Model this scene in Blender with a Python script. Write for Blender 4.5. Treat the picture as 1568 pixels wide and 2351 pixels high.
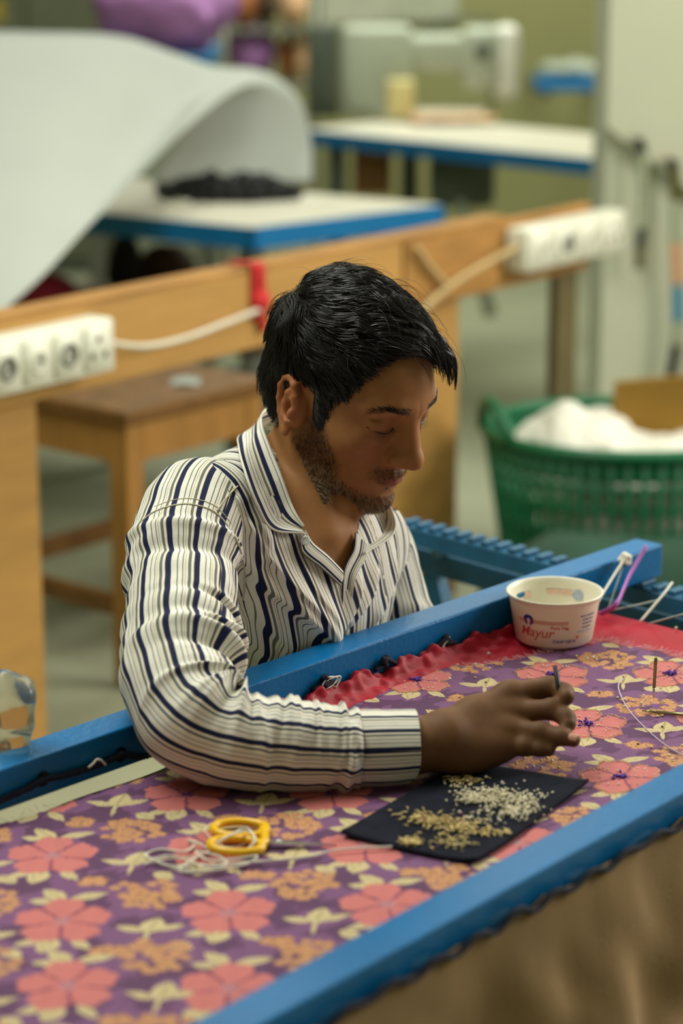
import bpy, bmesh, math, random
import numpy as np
from mathutils import Vector, Matrix

for o in list(bpy.data.objects):
    bpy.data.objects.remove(o, do_unlink=True)
S = bpy.context.scene
COL = S.collection
rng = np.random.default_rng(7)
random.seed(7)

# ------------------------------------------------------------------ camera
FPX = 5551.0
PITCH = math.radians(15.0)
CAMZ = 1.589
cd = bpy.data.cameras.new('camera')
cd.sensor_fit = 'VERTICAL'
cd.sensor_height = 36.0
cd.sensor_width = 24.0
cd.lens = 85.0
cd.clip_start = 0.05
cd.clip_end = 60
cd.dof.use_dof = True
cd.dof.focus_distance = 2.62
cd.dof.aperture_fstop = 2.9
cam = bpy.data.objects.new('camera', cd)
cam.location = (0, 0, CAMZ)
cam.rotation_euler = (math.radians(90) - PITCH, 0, 0)
COL.objects.link(cam)
S.camera = cam

# ------------------------------------------------------------------ light
W = bpy.data.worlds.new('world')
S.world = W
W.use_nodes = True
W.node_tree.nodes['Background'].inputs[0].default_value = (0.93, 0.95, 0.83, 1)
W.node_tree.nodes['Background'].inputs[1].default_value = 0.40
def area(name, loc, target, sx, sy, power, col):
    l = bpy.data.lights.new(name, 'AREA')
    l.shape = 'RECTANGLE'
    l.size = sx
    l.size_y = sy
    l.energy = power
    l.color = col
    o = bpy.data.objects.new(name, l)
    o.location = loc
    d = Vector(target) - Vector(loc)
    o.rotation_euler = d.to_track_quat('-Z', 'Y').to_euler()
    COL.objects.link(o)
    return o
area('window_daylight', (3.0, 4.1, 2.1), (0.0, 2.6, 0.9), 2.0, 1.6, 110, (1.0, 0.95, 0.84))
area('ceiling_light_near', (-0.9, 2.9, 3.0), (-0.4, 2.6, 0.6), 2.4, 0.8, 62, (0.98, 1.0, 0.88))
area('ceiling_light_far', (0.6, 8.2, 3.2), (0.3, 8.6, 0.0), 3.0, 0.8, 110, (0.98, 1.0, 0.88))
area('fill_light_middle', (1.0, 4.6, 3.1), (0.9, 5.6, 0.6), 2.4, 0.6, 34, (0.98, 1.0, 0.88))  # added fill lamp that brightens the white wall at the right
S.view_settings.view_transform = 'Standard'
S.view_settings.look = 'None'
S.view_settings.exposure = 0.07
S.view_settings.gamma = 1.0
S.view_settings.use_curve_mapping = False

# ------------------------------------------------------------------ survey helpers
CF = np.array([0, math.cos(PITCH), -math.sin(PITCH)])
CU = np.array([0, math.sin(PITCH), math.cos(PITCH)])
CR = np.array([1.0, 0, 0])
CC = np.array([0, 0, CAMZ])
def ray(u, v):
    return CF + CR * (u - 784) / FPX + CU * (1175.5 - v) / FPX
def T(u, v, t):
    return CC + t * ray(u, v)
def Z(u, v, z):
    d = ray(u, v)
    return CC + d * ((z - CAMZ) / d[2])

# ------------------------------------------------------------------ materials
def srgb(r, g, b):
    f = lambda c: (c / 255 / 12.92) if c / 255 <= 0.04045 else ((c / 255 + 0.055) / 1.055) ** 2.4
    return (f(r), f(g), f(b))
MATS = {}
def mat(name, col, rough=0.6, var=0.08, vscale=8.0, bump=0.0, bscale=60.0, spec=0.4, metal=0.0,
        trans=0.0, stretch=(1, 1, 1), alpha=1.0, sss=0.0, coat=0.0, col2=None, ior=1.45):
    """procedural surface: a base colour broken up by noise, plus fine relief"""
    if name in MATS:
        return MATS[name]
    m = bpy.data.materials.new(name)
    m.use_nodes = True
    nt = m.node_tree
    b = nt.nodes['Principled BSDF']
    tc = nt.nodes.new('ShaderNodeTexCoord')
    mp = nt.nodes.new('ShaderNodeMapping')
    mp.inputs['Scale'].default_value = stretch
    nt.links.new(tc.outputs['Object'], mp.inputs[0])
    n = nt.nodes.new('ShaderNodeTexNoise')
    n.inputs['Scale'].default_value = vscale
    n.inputs['Detail'].default_value = 5
    nt.links.new(mp.outputs[0], n.inputs['Vector'])
    r = nt.nodes.new('ShaderNodeValToRGB')
    c2 = col2 if col2 else tuple(min(1, c * (1 + var)) for c in col)
    c1 = tuple(c * (1 - var) for c in col) if not col2 else col
    r.color_ramp.elements[0].position = 0.32
    r.color_ramp.elements[1].position = 0.68
    r.color_ramp.elements[0].color = (*c1, 1)
    r.color_ramp.elements[1].color = (*c2, 1)
    nt.links.new(n.outputs['Fac'], r.inputs[0])
    nt.links.new(r.outputs[0], b.inputs['Base Color'])
    b.inputs['Roughness'].default_value = rough
    b.inputs['Specular IOR Level'].default_value = spec
    b.inputs['Metallic'].default_value = metal
    b.inputs['Transmission Weight'].default_value = trans
    b.inputs['Alpha'].default_value = alpha
    b.inputs['IOR'].default_value = ior
    b.inputs['Coat Weight'].default_value = coat
    if sss:
        b.inputs['Subsurface Weight'].default_value = sss
        b.inputs['Subsurface Radius'].default_value = (1.0, 0.4, 0.2)
        b.inputs['Subsurface Scale'].default_value = 0.006
    if bump:
        n2 = nt.nodes.new('ShaderNodeTexNoise')
        n2.inputs['Scale'].default_value = bscale
        n2.inputs['Detail'].default_value = 4
        nt.links.new(mp.outputs[0], n2.inputs['Vector'])
        bp = nt.nodes.new('ShaderNodeBump')
        bp.inputs['Strength'].default_value = bump
        bp.inputs['Distance'].default_value = 0.002
        nt.links.new(n2.outputs['Fac'], bp.inputs['Height'])
        nt.links.new(bp.outputs[0], b.inputs['Normal'])
    MATS[name] = m
    return m

# ------------------------------------------------------------------ object helpers
OFF = {}
def tag(o, label, cat, group=None):
    o['label'] = label
    o['category'] = cat
    if group:
        o['group'] = group
    return o
def thing(name, label, cat, loc=(0, 0, 0), group=None):
    o = bpy.data.objects.new(name, None)
    o.empty_display_size = 0.05
    o.location = loc
    COL.objects.link(o)
    OFF[o.name] = np.array(loc, float)
    return tag(o, label, cat, group)
def MO(name, VF, m, parent=None, smooth=True, loc=None, label=None, kind=None):
    """one mesh object from world-space vertices and faces"""
    V, F = VF[0], VF[1]
    V = np.asarray(V, float)
    if parent is not None:
        off = OFF[parent.name]
    elif loc is not None:
        off = np.array(loc, float)
    else:
        off = np.zeros(3)
    me = bpy.data.meshes.new(name)
    if isinstance(F, np.ndarray):
        k = F.shape[1]
        me.vertices.add(len(V))
        me.vertices.foreach_set('co', (V - off).astype(np.float32).ravel())
        me.loops.add(F.size)
        me.loops.foreach_set('vertex_index', F.astype(np.int32).ravel())
        me.polygons.add(len(F))
        me.polygons.foreach_set('loop_start', np.arange(0, F.size, k, dtype=np.int32))
        me.update(calc_edges=True)
        me.validate()
    else:
        me.from_pydata([tuple(v) for v in (V - off)], [], [tuple(int(i) for i in f) for f in F])
        me.update()
    me.polygons.foreach_set('use_smooth', np.full(len(me.polygons), smooth, dtype=bool))
    o = bpy.data.objects.new(name, me)
    COL.objects.link(o)
    if m is not None:
        me.materials.append(m)
    if parent is not None:
        o.parent = parent
    else:
        o.location = off
    OFF[o.name] = off
    if label:
        o['label'] = label
    if kind:
        o['kind'] = kind
    return o
def struct(o):
    o['kind'] = 'structure'
    return o
def copy_tree(root, loc, rotz=None, label=None):
    r = root.copy()
    COL.objects.link(r)
    r.location = loc
    if rotz is not None:
        r.rotation_euler = (0, 0, rotz)
    if label:
        r['label'] = label
    for ch in [c for c in bpy.data.objects if c.parent == root]:
        c = ch.copy()
        COL.objects.link(c)
        c.parent = r
        for g in [x for x in bpy.data.objects if x.parent == ch]:
            d = g.copy()
            COL.objects.link(d)
            d.parent = c
    return r
def join(parts):
    V, F, n = [], [], 0
    for v, f in parts:
        V.append(np.asarray(v, float))
        F += [[int(i) + n for i in q] for q in f]
        n += len(v)
    return np.concatenate(V), F
def nrm(v):
    v = np.asarray(v, float)
    return v / np.linalg.norm(v)
def rbox(c, size, ax=None, bev=0.004, seg=1):
    """bevelled box; ax = 3x3 rows are the box axes"""
    bm = bmesh.new()
    bmesh.ops.create_cube(bm, size=1.0)
    for v in bm.verts:
        v.co = Vector((v.co.x * size[0], v.co.y * size[1], v.co.z * size[2]))
    if bev > 0:
        bmesh.ops.bevel(bm, geom=bm.edges[:], offset=bev, segments=seg, affect='EDGES', profile=0.5)
    bm.verts.index_update()
    V = np.array([v.co[:] for v in bm.verts])
    F = [[v.index for v in f.verts] for f in bm.faces]
    bm.free()
    if ax is not None:
        V = V @ np.asarray(ax, float)
    return V + np.asarray(c, float), F
def axes(yaw):
    """rows: along (sin,cos), across, up"""
    s, c = math.sin(yaw), math.cos(yaw)
    return np.array([[s, c, 0], [c, -s, 0], [0, 0, 1.0]])
def smooth_path(P, n):
    """Catmull-Rom through the points, n samples (rows may carry extra channels)"""
    P = np.asarray(P, float)
    Q = np.vstack([2 * P[0] - P[1], P, 2 * P[-1] - P[-2]])
    m = len(P) - 1
    t = np.linspace(0, m, n)
    i = np.minimum(t.astype(int), m - 1)
    f = (t - i)[:, None]
    a, b, c, d = Q[i], Q[i + 1], Q[i + 2], Q[i + 3]
    return 0.5 * (2 * b + (c - a) * f + (2 * a - 5 * b + 4 * c - d) * f ** 2 + (3 * b - a - 3 * c + d) * f ** 3)
def frames(P, up=(0, 0, 1)):
    P = np.asarray(P, float)
    t = np.gradient(P, axis=0)
    t /= np.linalg.norm(t, axis=1)[:, None] + 1e-12
    N = np.zeros_like(P)
    u = np.array(up, float)
    if abs(u @ t[0]) > 0.9:
        u = np.array([1.0, 0, 0])
    v = u - t[0] * (u @ t[0])
    v /= np.linalg.norm(v)
    for i in range(len(P)):
        v = v - t[i] * (v @ t[i])
        v /= np.linalg.norm(v)
        N[i] = v
    return t, N, np.cross(t, N)
def tube(P, r, n=8, cap=True, up=(0, 0, 1)):
    P = np.asarray(P, float)
    r = np.broadcast_to(np.asarray(r, float), (len(P),))
    t, N, B = frames(P, up)
    a = np.arange(n) * 2 * math.pi / n
    V = (P[:, None] + r[:, None, None] * (np.cos(a)[None, :, None] * N[:, None] + np.sin(a)[None, :, None] * B[:, None])).reshape(-1, 3)
    F = []
    for i in range(len(P) - 1):
        for j in range(n):
            k = (j + 1) % n
            F.append([i * n + j, i * n + k, (i + 1) * n + k, (i + 1) * n + j])
    if cap:
        F.append(list(range(n))[::-1])
        F.append([(len(P) - 1) * n + j for j in range(n)])
    return V, F
def lathe(prof, c, n=40, closed=False):
    """prof: list of (radius, z)"""
    a = np.arange(n) * 2 * math.pi / n
    V = np.array([[r * math.cos(x), r * math.sin(x), z] for r, z in prof for x in a]) + np.asarray(c, float)
    F = []
    for i in range(len(prof) - 1):
        for j in range(n):
            k = (j + 1) % n
            F.append([i * n + j, i * n + k, (i + 1) * n + k, (i + 1) * n + j])
    if closed:
        for j in range(n):
            k = (j + 1) % n
            F.append([(len(prof) - 1) * n + j, (len(prof) - 1) * n + k, k, j])
    return V, F
def gridF(nu, nv, flip=False):
    i = np.arange(nu - 1)[:, None] * nv + np.arange(nv - 1)[None]
    F = np.stack([i, i + nv, i + nv + 1, i + 1], -1).reshape(-1, 4)
    return F[:, ::-1].copy() if flip else F
def slab(V, nu, nv, th, flip=False):
    """thin sheet with thickness: grid V (nu*nv) doubled along its normals"""
    G = V.reshape(nu, nv, 3)
    n = np.cross(np.gradient(G, axis=0), np.gradient(G, axis=1))
    n /= np.linalg.norm(n, axis=2)[..., None] + 1e-12
    A = (G + n * th / 2).reshape(-1, 3)
    B = (G - n * th / 2).reshape(-1, 3)
    N = nu * nv
    F1 = gridF(nu, nv)
    F2 = gridF(nu, nv, True) + N
    e = []
    idx = np.arange(N).reshape(nu, nv)
    ring = np.concatenate([idx[0, :], idx[1:, -1], idx[-1, -2::-1], idx[-2:0:-1, 0]])
    nx = np.roll(ring, -1)
    e = np.stack([ring, nx, nx + N, ring + N], 1)
    return np.concatenate([A, B]), np.concatenate([F1, F2, e])
def noise1(n, seed, sm):
    r = np.random.default_rng(seed).normal(size=n + 8 * sm)
    k = np.hanning(4 * sm + 1)
    r = np.convolve(r, k / np.sqrt((k ** 2).sum()), 'same')
    return r[4 * sm:4 * sm + n]
def wave3(P, seed, freq, octaves=3):
    """cheap smooth 3-D noise from summed random waves, about -1..1"""
    g = np.random.default_rng(seed)
    out = np.zeros(len(P))
    amp, tot = 1.0, 0.0
    for o in range(octaves):
        for k in range(5):
            d = g.normal(size=3)
            d /= np.linalg.norm(d)
            out += amp * np.sin(P @ d * freq * (2 ** o) * g.uniform(.7, 1.3) + g.uniform(0, 6.28))
        tot += amp * 2.0
        amp *= .5
    return out / tot
def color_attr(o, C, name='col'):
    a = o.data.color_attributes.new(name, 'FLOAT_COLOR', 'POINT')
    c4 = np.ones((len(C), 4), np.float32)
    c4[:, :3] = C
    a.data.foreach_set('color', c4.ravel())
def float_attr(o, v, name):
    a = o.data.attributes.new(name, 'FLOAT', 'POINT')
    a.data.foreach_set('value', np.asarray(v, np.float32))

# ------------------------------------------------------------------ implicit surfaces
def _len(p):
    return np.sqrt((p * p).sum(-1))
def ell(p, c, r, M=None):
    q = p - np.asarray(c, float)
    if M is not None:
        q = q @ M
    r = np.asarray(r, float)
    k0 = _len(q / r)
    k1 = _len(q / (r * r)) + 1e-9
    return k0 * (k0 - 1) / k1
def cap(p, a, b, ra, rb=None):
    rb = ra if rb is None else rb
    a = np.asarray(a, float)
    b = np.asarray(b, float)
    ab = b - a
    h = np.clip(((p - a) @ ab) / (ab @ ab + 1e-12), 0, 1)
    return _len(p - a - h[:, None] * ab) - (ra + (rb - ra) * h)
def chain(p, pts, k=0.0):
    """pts rows x,y,z,r"""
    d = None
    for a, b in zip(pts[:-1], pts[1:]):
        e = cap(p, a[:3], b[:3], a[3], b[3])
        d = e if d is None else (smin(d, e, k) if k else np.minimum(d, e))
    return d
def smin(a, b, k):
    h = np.clip(0.5 + 0.5 * (b - a) / k, 0, 1)
    return b * (1 - h) + a * h - k * h * (1 - h)
def ssub(a, b, k):
    return -smin(-a, b, k)
def nets(fn, lo, hi, h, project=2):
    """surface-nets mesh of fn<0, evaluated only near the surface"""
    lo = np.asarray(lo, float)
    hi = np.asarray(hi, float)
    c = 4
    nb = np.ceil((hi - lo) / (h * c)).astype(int) + 1
    H = h * c
    ax = [lo[i] + (np.arange(nb[i]) + .5) * H - h * .5 for i in range(3)]
    G = np.stack(np.meshgrid(*ax, indexing='ij'), -1).reshape(-1, 3)
    D0 = fn(G).reshape(nb)
    band = np.abs(D0) < H * 1.6
    D = np.repeat(np.repeat(np.repeat(D0, c, 0), c, 1), c, 2).astype(np.float32)
    bi = np.argwhere(band)
    o = np.stack(np.meshgrid(*[np.arange(c)] * 3, indexing='ij'), -1).reshape(-1, 3)
    I = (bi[:, None] * c + o[None]).reshape(-1, 3)
    D[I[:, 0], I[:, 1], I[:, 2]] = fn(lo + I * h)
    s = D < 0
    n = np.array(D.shape) - 1
    cnt = np.zeros(n, np.int8)
    cor = [(x, y, z) for x in (0, 1) for y in (0, 1) for z in (0, 1)]
    sl = lambda A, q: A[q[0]:q[0] + n[0], q[1]:q[1] + n[1], q[2]:q[2] + n[2]]
    for q in cor:
        cnt += sl(s, q)
    act = (cnt > 0) & (cnt < 8)
    ids = np.argwhere(act)
    P = np.zeros((len(ids), 3))
    w = np.zeros(len(ids))
    for a in range(8):
        for b in range(a + 1, 8):
            qa, qb = np.array(cor[a]), np.array(cor[b])
            if np.abs(qa - qb).sum() != 1:
                continue
            da = D[tuple((ids + qa).T)]
            db = D[tuple((ids + qb).T)]
            m = (da < 0) != (db < 0)
            t = np.where(m, da / np.where(m, da - db, 1), 0)
            P += np.where(m[:, None], qa + t[:, None] * (qb - qa), 0)
            w += m
    P = lo + (ids + P / w[:, None]) * h
    idx = np.full(n, -1, np.int32)
    idx[act] = np.arange(len(ids))
    Fs = []
    for x in range(3):
        y, z = (x + 1) % 3, (x + 2) % 3
        e = np.zeros(3, int)
        e[x] = 1
        A = s[tuple(slice(0, s.shape[i] - e[i]) for i in range(3))]
        B = s[tuple(slice(e[i], s.shape[i]) for i in range(3))]
        q = np.argwhere(A != B)
        ok = (q[:, y] > 0) & (q[:, z] > 0) & (q[:, y] < n[y]) & (q[:, z] < n[z]) & (q[:, x] < n[x])
        q = q[ok]
        fl = A[tuple(q.T)]
        ey = np.zeros(3, int)
        ey[y] = 1
        ez = np.zeros(3, int)
        ez[z] = 1
        f = np.stack([idx[tuple((q - ey - ez).T)], idx[tuple((q - ez).T)], idx[tuple(q.T)], idx[tuple((q - ey).T)]], 1)
        f[~fl] = f[~fl][:, ::-1]
        Fs.append(f)
    F = np.concatenate(Fs)
    F = F[(F >= 0).all(1)]
    for _ in range(project):
        d = fn(P)
        e = h * .3
        g = np.stack([fn(P + np.eye(3)[i] * e) - fn(P - np.eye(3)[i] * e) for i in range(3)], 1) / (2 * e)
        g2 = (g * g).sum(1) + 1e-3
        P = P - np.clip(d / g2, -h, h)[:, None] * g
    return P, F

# ================================================================== the room
M_floor = mat('floor_concrete', srgb(150, 152, 128), 0.45, 0.14, 1.5, 0.15, 40)
M_wall = mat('wall_olive', srgb(146, 145, 98), 0.8, 0.08, 0.8, 0.1, 30)
M_white_wall = mat('wall_white', srgb(196, 199, 176), 0.7, 0.05, 1.2, 0.1, 30)
M_ply = mat('plywood', srgb(182, 138, 74), 0.6, 0.10, 5, 0.15, 60, stretch=(1, 1, 6))
M_ply2 = mat('plywood_edge', srgb(165, 120, 62), 0.7, 0.22, 6, 0.2, 60, stretch=(1, 1, 5))
M_wood = mat('stool_wood', srgb(120, 84, 40), 0.5, 0.25, 6, 0.2, 80, stretch=(3, 3, 0.6))
M_wood_l = mat('stool_leg_wood', srgb(172, 124, 62), 0.5, 0.18, 6, 0.2, 80, stretch=(3, 3, 0.6))
M_blue = mat('blue_paint', srgb(0, 98, 150), 0.28, 0.10, 14, 0.25, 90, spec=0.6, coat=0.25)
M_blue_b = mat('blue_edge', srgb(0, 110, 168), 0.4, 0.06, 8, spec=0.5)
M_lam = mat('white_laminate', srgb(222, 218, 200), 0.35, 0.04, 6, spec=0.5)
M_sheet = mat('white_sheet', srgb(176, 181, 174), 0.85, 0.03, 3)
M_plastic = mat('socket_plastic', srgb(224, 224, 206), 0.35, 0.04, 10, spec=0.5)
M_dark = mat('dark_plastic', srgb(26, 26, 28), 0.5, 0.2, 20)
M_cable = mat('white_cable', srgb(214, 208, 190), 0.5, 0.05, 20)
M_cable_t = mat('tan_cable', srgb(186, 160, 112), 0.5, 0.05, 20)
M_red = mat('red_ribbon', srgb(196, 42, 44), 0.7, 0.15, 30)
M_steel = mat('grey_steel', srgb(120, 122, 112), 0.4, 0.1, 15, metal=0.4)
M_mach = mat('machine_enamel', srgb(176, 184, 166), 0.35, 0.06, 8, spec=0.5)
M_mach_w = mat('machine_white', srgb(232, 232, 222), 0.3, 0.03, 8, spec=0.5)
M_mach_d = mat('machine_dark', srgb(84, 92, 80), 0.45, 0.1, 8)
M_cream = mat('cream_plastic', srgb(214, 200, 140), 0.5, 0.05, 8)

o = struct(MO('floor', rbox((0, 5.5, -0.05), (14, 15, 0.1), bev=0), M_floor, smooth=False))
o = struct(MO('wall_back', rbox((0, 10.6, 1.7), (14, 0.2, 3.4), bev=0), M_wall, smooth=False))
o = struct(MO('wall_left', rbox((-4.6, 5.5, 1.7), (0.2, 10.2, 3.4), bev=0), M_wall, smooth=False))
o = struct(MO('wall_front_blocker', rbox((0, -2.1, 1.7), (14, 0.2, 3.4), bev=0), M_wall, smooth=False))  # unseen wall added to block world light from the camera side
o = struct(MO('ceiling_blocker', rbox((0, 4.3, 3.46), (14, 13, 0.1), bev=0), mat('blocker_paint', srgb(190, 190, 176), 0.8), smooth=False))  # unseen lid added to keep world light from falling in overhead
# white partition wall standing at the right, with a proud upper panel cut on a slope
x0 = T(1386, 600, 6.2)[0]
wr = struct(MO('wall_right', rbox((x0 + 0.8, 6.35, 1.7), (1.6, 0.3, 3.4), bev=0.004), M_white_wall, smooth=False))
def prism(poly, y0, y1):
    n = len(poly)
    V = [(x, y0, z) for x, z in poly] + [(x, y1, z) for x, z in poly]
    F = [list(range(n)), list(range(n, 2 * n))[::-1]] + [[(i + 1) % n, i, n + i, n + (i + 1) % n] for i in range(n)]
    return np.array(V), F
pp = [T(u, v, 6.17) for u, v in ((1388, -120), (1388, 285), (1440, 330), (1570, 425), (1800, 600), (1800, -120))]
MO('upper_panel', prism([(p[0], p[2]) for p in pp], 6.165, 6.2), M_white_wall, wr, smooth=False)

def hang_strip(name, pts, w, cols, label):
    """flat strap hanging against the white wall, in coloured lengths"""
    root = thing(name, label, 'strap', tuple(pts[-1]))
    P = smooth_path(pts, 13 * len(cols) + 1)
    for k, m in enumerate(cols):
        q = P[13 * k:13 * k + 14]
        nu = len(q)
        V = np.stack([q + np.array([-w / 2, 0, 0]), q + np.array([w / 2, 0, 0])], 1).reshape(-1, 3)
        MO('strap_length', slab(V, nu, 2, 0.006), m, root)
    return root
M_ol = mat('olive_strap', srgb(92, 88, 44), 0.7)
M_or = mat('orange_strap', srgb(206, 150, 110), 0.7)
M_pg = mat('pale_green_strap', srgb(160, 168, 140), 0.7)
M_tb = mat('teal_strap', srgb(40, 128, 160), 0.7)
yw = 6.15
def wp(u, v, y=yw):
    d = ray(u, v)
    return CC + d * (y / d[1])
hang_strip('hanging_strap', [wp(1440, 318), wp(1468, 320), wp(1476, 380), wp(1474, 500), wp(1468, 560), wp(1466, 618)], 0.022,
           [M_ol, M_dark, M_pg, M_pg, M_dark, M_ol], 'short dark strap hooked over the sloped white panel edge')
hang_strip('hanging_strap', [wp(1520, 360), wp(1548, 385), wp(1552, 560), wp(1556, 740), wp(1546, 830), wp(1530, 895), wp(1505, 940)], 0.026,
           [M_or, M_dark, M_ol, M_pg, M_or, M_tb, M_pg, M_dark, M_dark, M_pg, M_dark, M_ol], 'long multicoloured strap hanging down the white wall to the basket')

# ------------------------------------------------------------------ plywood partition with sockets
PY = math.radians(39.2)
A3 = axes(PY)
rP, nP = A3[0], A3[1]
BL = Z(0, 742, 0.83)
BR = Z(1165, 506, 0.83)
rP = nrm(BR - BL)
nP = np.array([rP[1], -rP[0], 0])
A3 = np.array([rP, nP, [0, 0, 1.0]])
LB = np.linalg.norm(BR - BL)
def onb(s, w, z):
    return BL + rP * s + nP * w + np.array([0, 0, z - 0.83])
def s_at(u, z=0.80):
    """distance along the partition face seen at image column u"""
    lo, hi = -1.0, 3.0
    for _ in range(50):
        m = (lo + hi) / 2
        p = onb(m, 0, z) - CC
        if 784 + FPX * (p @ CR) / (p @ CF) < u: lo = m
        else: hi = m
    return lo
par = thing('plywood_partition', 'tan plywood board rail on wide upright boards behind the man', 'partition', tuple(onb(0.5, -0.02, 0)))
sgap = s_at(928)
h_ap = 0.150
MO('rail_board', rbox(onb((sgap - 0.006 - 0.7) / 2, -0.012, 0.83 - h_ap / 2), (sgap - 0.006 + 0.7, 0.024, h_ap), A3, 0.002), M_ply, par, False)
MO('rail_board', rbox(onb((sgap + 0.006 + LB + 0.35) / 2, -0.014, 0.83 - h_ap / 2), (LB + 0.35 - sgap - 0.006, 0.024, h_ap), A3, 0.002), M_ply2, par, False)
MO('cap_strip', rbox(onb((LB - 0.7) / 2, -0.03, 0.834), (LB + 0.7, 0.06, 0.012), A3, 0.002), M_ply2, par, False)
s1 = s_at(114, 0.5)
MO('upright_board', rbox(onb((s1 - 0.7) / 2, -0.037, 0.34), (s1 + 0.7, 0.024, 0.68), A3, 0.002), M_ply, par, False)
s2, s3 = s_at(905, 0.5), s_at(1076, 0.5)
MO('upright_board', rbox(onb((s2 + s3) / 2, -0.04, 0.34), (s3 - s2, 0.024, 0.68), A3, 0.002), M_ply, par, False)
MO('upright_board', rbox(onb(LB + 0.30, -0.04, 0.34), (0.09, 0.024, 0.68), A3, 0.002), mat('dark_board', srgb(104, 94, 62), 0.7, 0.15, 8), par, False)

def power_strip(name, sa, sb, zt, hh, dep, label, nm):
    root = thing(name, label, 'socket strip', tuple(onb((sa + sb) / 2, dep / 2, zt - hh)))
    MO('casing', rbox(onb((sa + sb) / 2, dep / 2 + 0.001, zt - hh / 2), (sb - sa, dep, hh), A3, 0.006, 2), M_plastic, root)
    L = (sb - sa - 0.02) / nm
    for i in range(nm):
        sc = sa + 0.01 + L * (i + 0.5)
        f = MO('faceplate', rbox(onb(sc, dep + 0.003, zt - hh / 2), (L - 0.008, 0.008, hh - 0.018), A3, 0.003), M_plastic, root)
        if i == nm - 1:
            for a, b in ((0, 0.018), (-0.016, -0.012), (0.016, -0.012)):
                MO('socket_hole', rbox(onb(sc + a, dep + 0.0075, zt - hh / 2 + b), (0.009, 0.004, 0.011), A3, 0.001), M_dark, f, False)
        else:
            V, F = lathe([(0.001, 0), (0.020, 0), (0.022, 0.003), (0.016, 0.004), (0.014, 0.001), (0.001, 0.001)], (0, 0, 0), 24)
            V = V @ np.array([rP, [0, 0, 1.0], nP]) + onb(sc, dep + 0.006, zt - hh / 2)
            MO('socket_ring', (V, F), M_steel if i % 2 else M_plastic, f)
    return root
power_strip('power_strip', s_at(-170), s_at(205), 0.815, 0.096, 0.06, 'white socket strip with round sockets on the left end of the plywood', 5)
power_strip('power_strip', s_at(1160), s_at(1385), 0.815, 0.096, 0.06, 'white socket strip at the right end of the plywood beside the white wall', 4)
def cable(name, pts, r, m, label, cat='cable', n=40):
    P = smooth_path(pts, n)
    return tag(MO(name, tube(P, r, 8), m, loc=tuple(P[0])), label, cat)
cable('cable', [onb(s_at(212), 0.03, 0.765), onb(s_at(300), 0.03, 0.742), onb(s_at(400), 0.02, 0.737), onb(s_at(500), 0.014, 0.746), onb(s_at(585), 0.012, 0.757)], 0.0055, M_cable,
      'white cable drooping from the left socket strip to the red ribbon')
cable('cable', [onb(s_at(935), 0.012, 0.66), onb(s_at(990), 0.014, 0.70), onb(s_at(1060), 0.016, 0.735), onb(s_at(1162), 0.03, 0.775)], 0.008, M_cable_t,
      'tan cable rising to the right socket strip')
cable('cable', [onb(s_at(945), 0.013, 0.815), onb(s_at(975), 0.012, 0.77), onb(s_at(1018), 0.014, 0.715)], 0.007, M_cable_t,
      'short tan cable slanting down the plywood across the other tan cable')
rb = thing('red_ribbon', 'red ribbon tied around the plywood rail and hanging down', 'ribbon', tuple(onb(s_at(585), 0.004, 0.70)))
sR = s_at(583)
for k, (ds, z1, w) in enumerate(((0.0, 0.735, 0.026), (0.012, 0.712, 0.02))):
    P = smooth_path([onb(sR + ds, -0.064, 0.842), onb(sR + ds, -0.02, 0.844), onb(sR + ds, 0.004 + 0.003 * k, 0.842), onb(sR + ds * 1.2, 0.005 + 0.004 * k, 0.79), onb(sR + ds * 1.4, 0.006 + .004 * k, z1)], 24)
    V = np.stack([P - rP * w / 2, P + rP * w / 2], 1).reshape(-1, 3)
    MO('ribbon_tail', slab(V, 24, 2, 0.002), M_red, rb)
MO('knot', nets(lambda p: ell(p, onb(sR + 0.006, 0.010, 0.772), (0.02, 0.014, 0.02)) + 0.003 * wave3(p, 3, 200, 1), onb(sR, 0, 0.77) - 0.04, onb(sR, 0, 0.77) + 0.05, 0.005, 0), M_red, rb)

# ------------------------------------------------------------------ stool behind the partition
def make_stool(base, yaw, size, h, label):
    a = axes(yaw)
    st = thing('wooden_stool', label, 'stool', tuple(base))
    B = np.array(base, float)
    hx = size / 2
    MO('seat', rbox(B + np.array([0, 0, h - 0.014]), (size + 0.03, size + 0.03, 0.028), a, 0.004), M_wood, st, False)
    lw = 0.05
    for i in (-1, 1):
        for j in (-1, 1):
            MO('leg', rbox(B + (a[0] * i + a[1] * j) * (hx - lw / 2) + np.array([0, 0, (h - 0.028) / 2]), (lw, lw, h - 0.028), a, 0.003), M_wood_l, st, False)
    for i in (-1, 1):
        MO('apron', rbox(B + a[0] * i * (hx - 0.012) + np.array([0, 0, h - 0.07]), (0.02, size - 2 * lw, 0.08), a, 0.002), M_wood_l, st, False)
        MO('apron', rbox(B + a[1] * i * (hx - 0.012) + np.array([0, 0, h - 0.07]), (size - 2 * lw, 0.02, 0.08), a, 0.002), M_wood_l, st, False)
        MO('stretcher', rbox(B + a[0] * i * (hx - 0.025) + np.array([0, 0, 0.16]), (0.024, size - 2 * lw, 0.04), a, 0.002), M_wood, st, False)
        MO('stretcher', rbox(B + a[1] * i * (hx - 0.025) + np.array([0, 0, 0.20]), (size - 2 * lw, 0.024, 0.04), a, 0.002), M_wood, st, False)
    return st
fc = Z(310, 948, 0.57)
make_stool((fc[0] - 0.045, fc[1] + 0.30, 0), math.radians(40), 0.40, 0.57, 'brown wooden stool standing under the plywood rail at the left')
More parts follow.
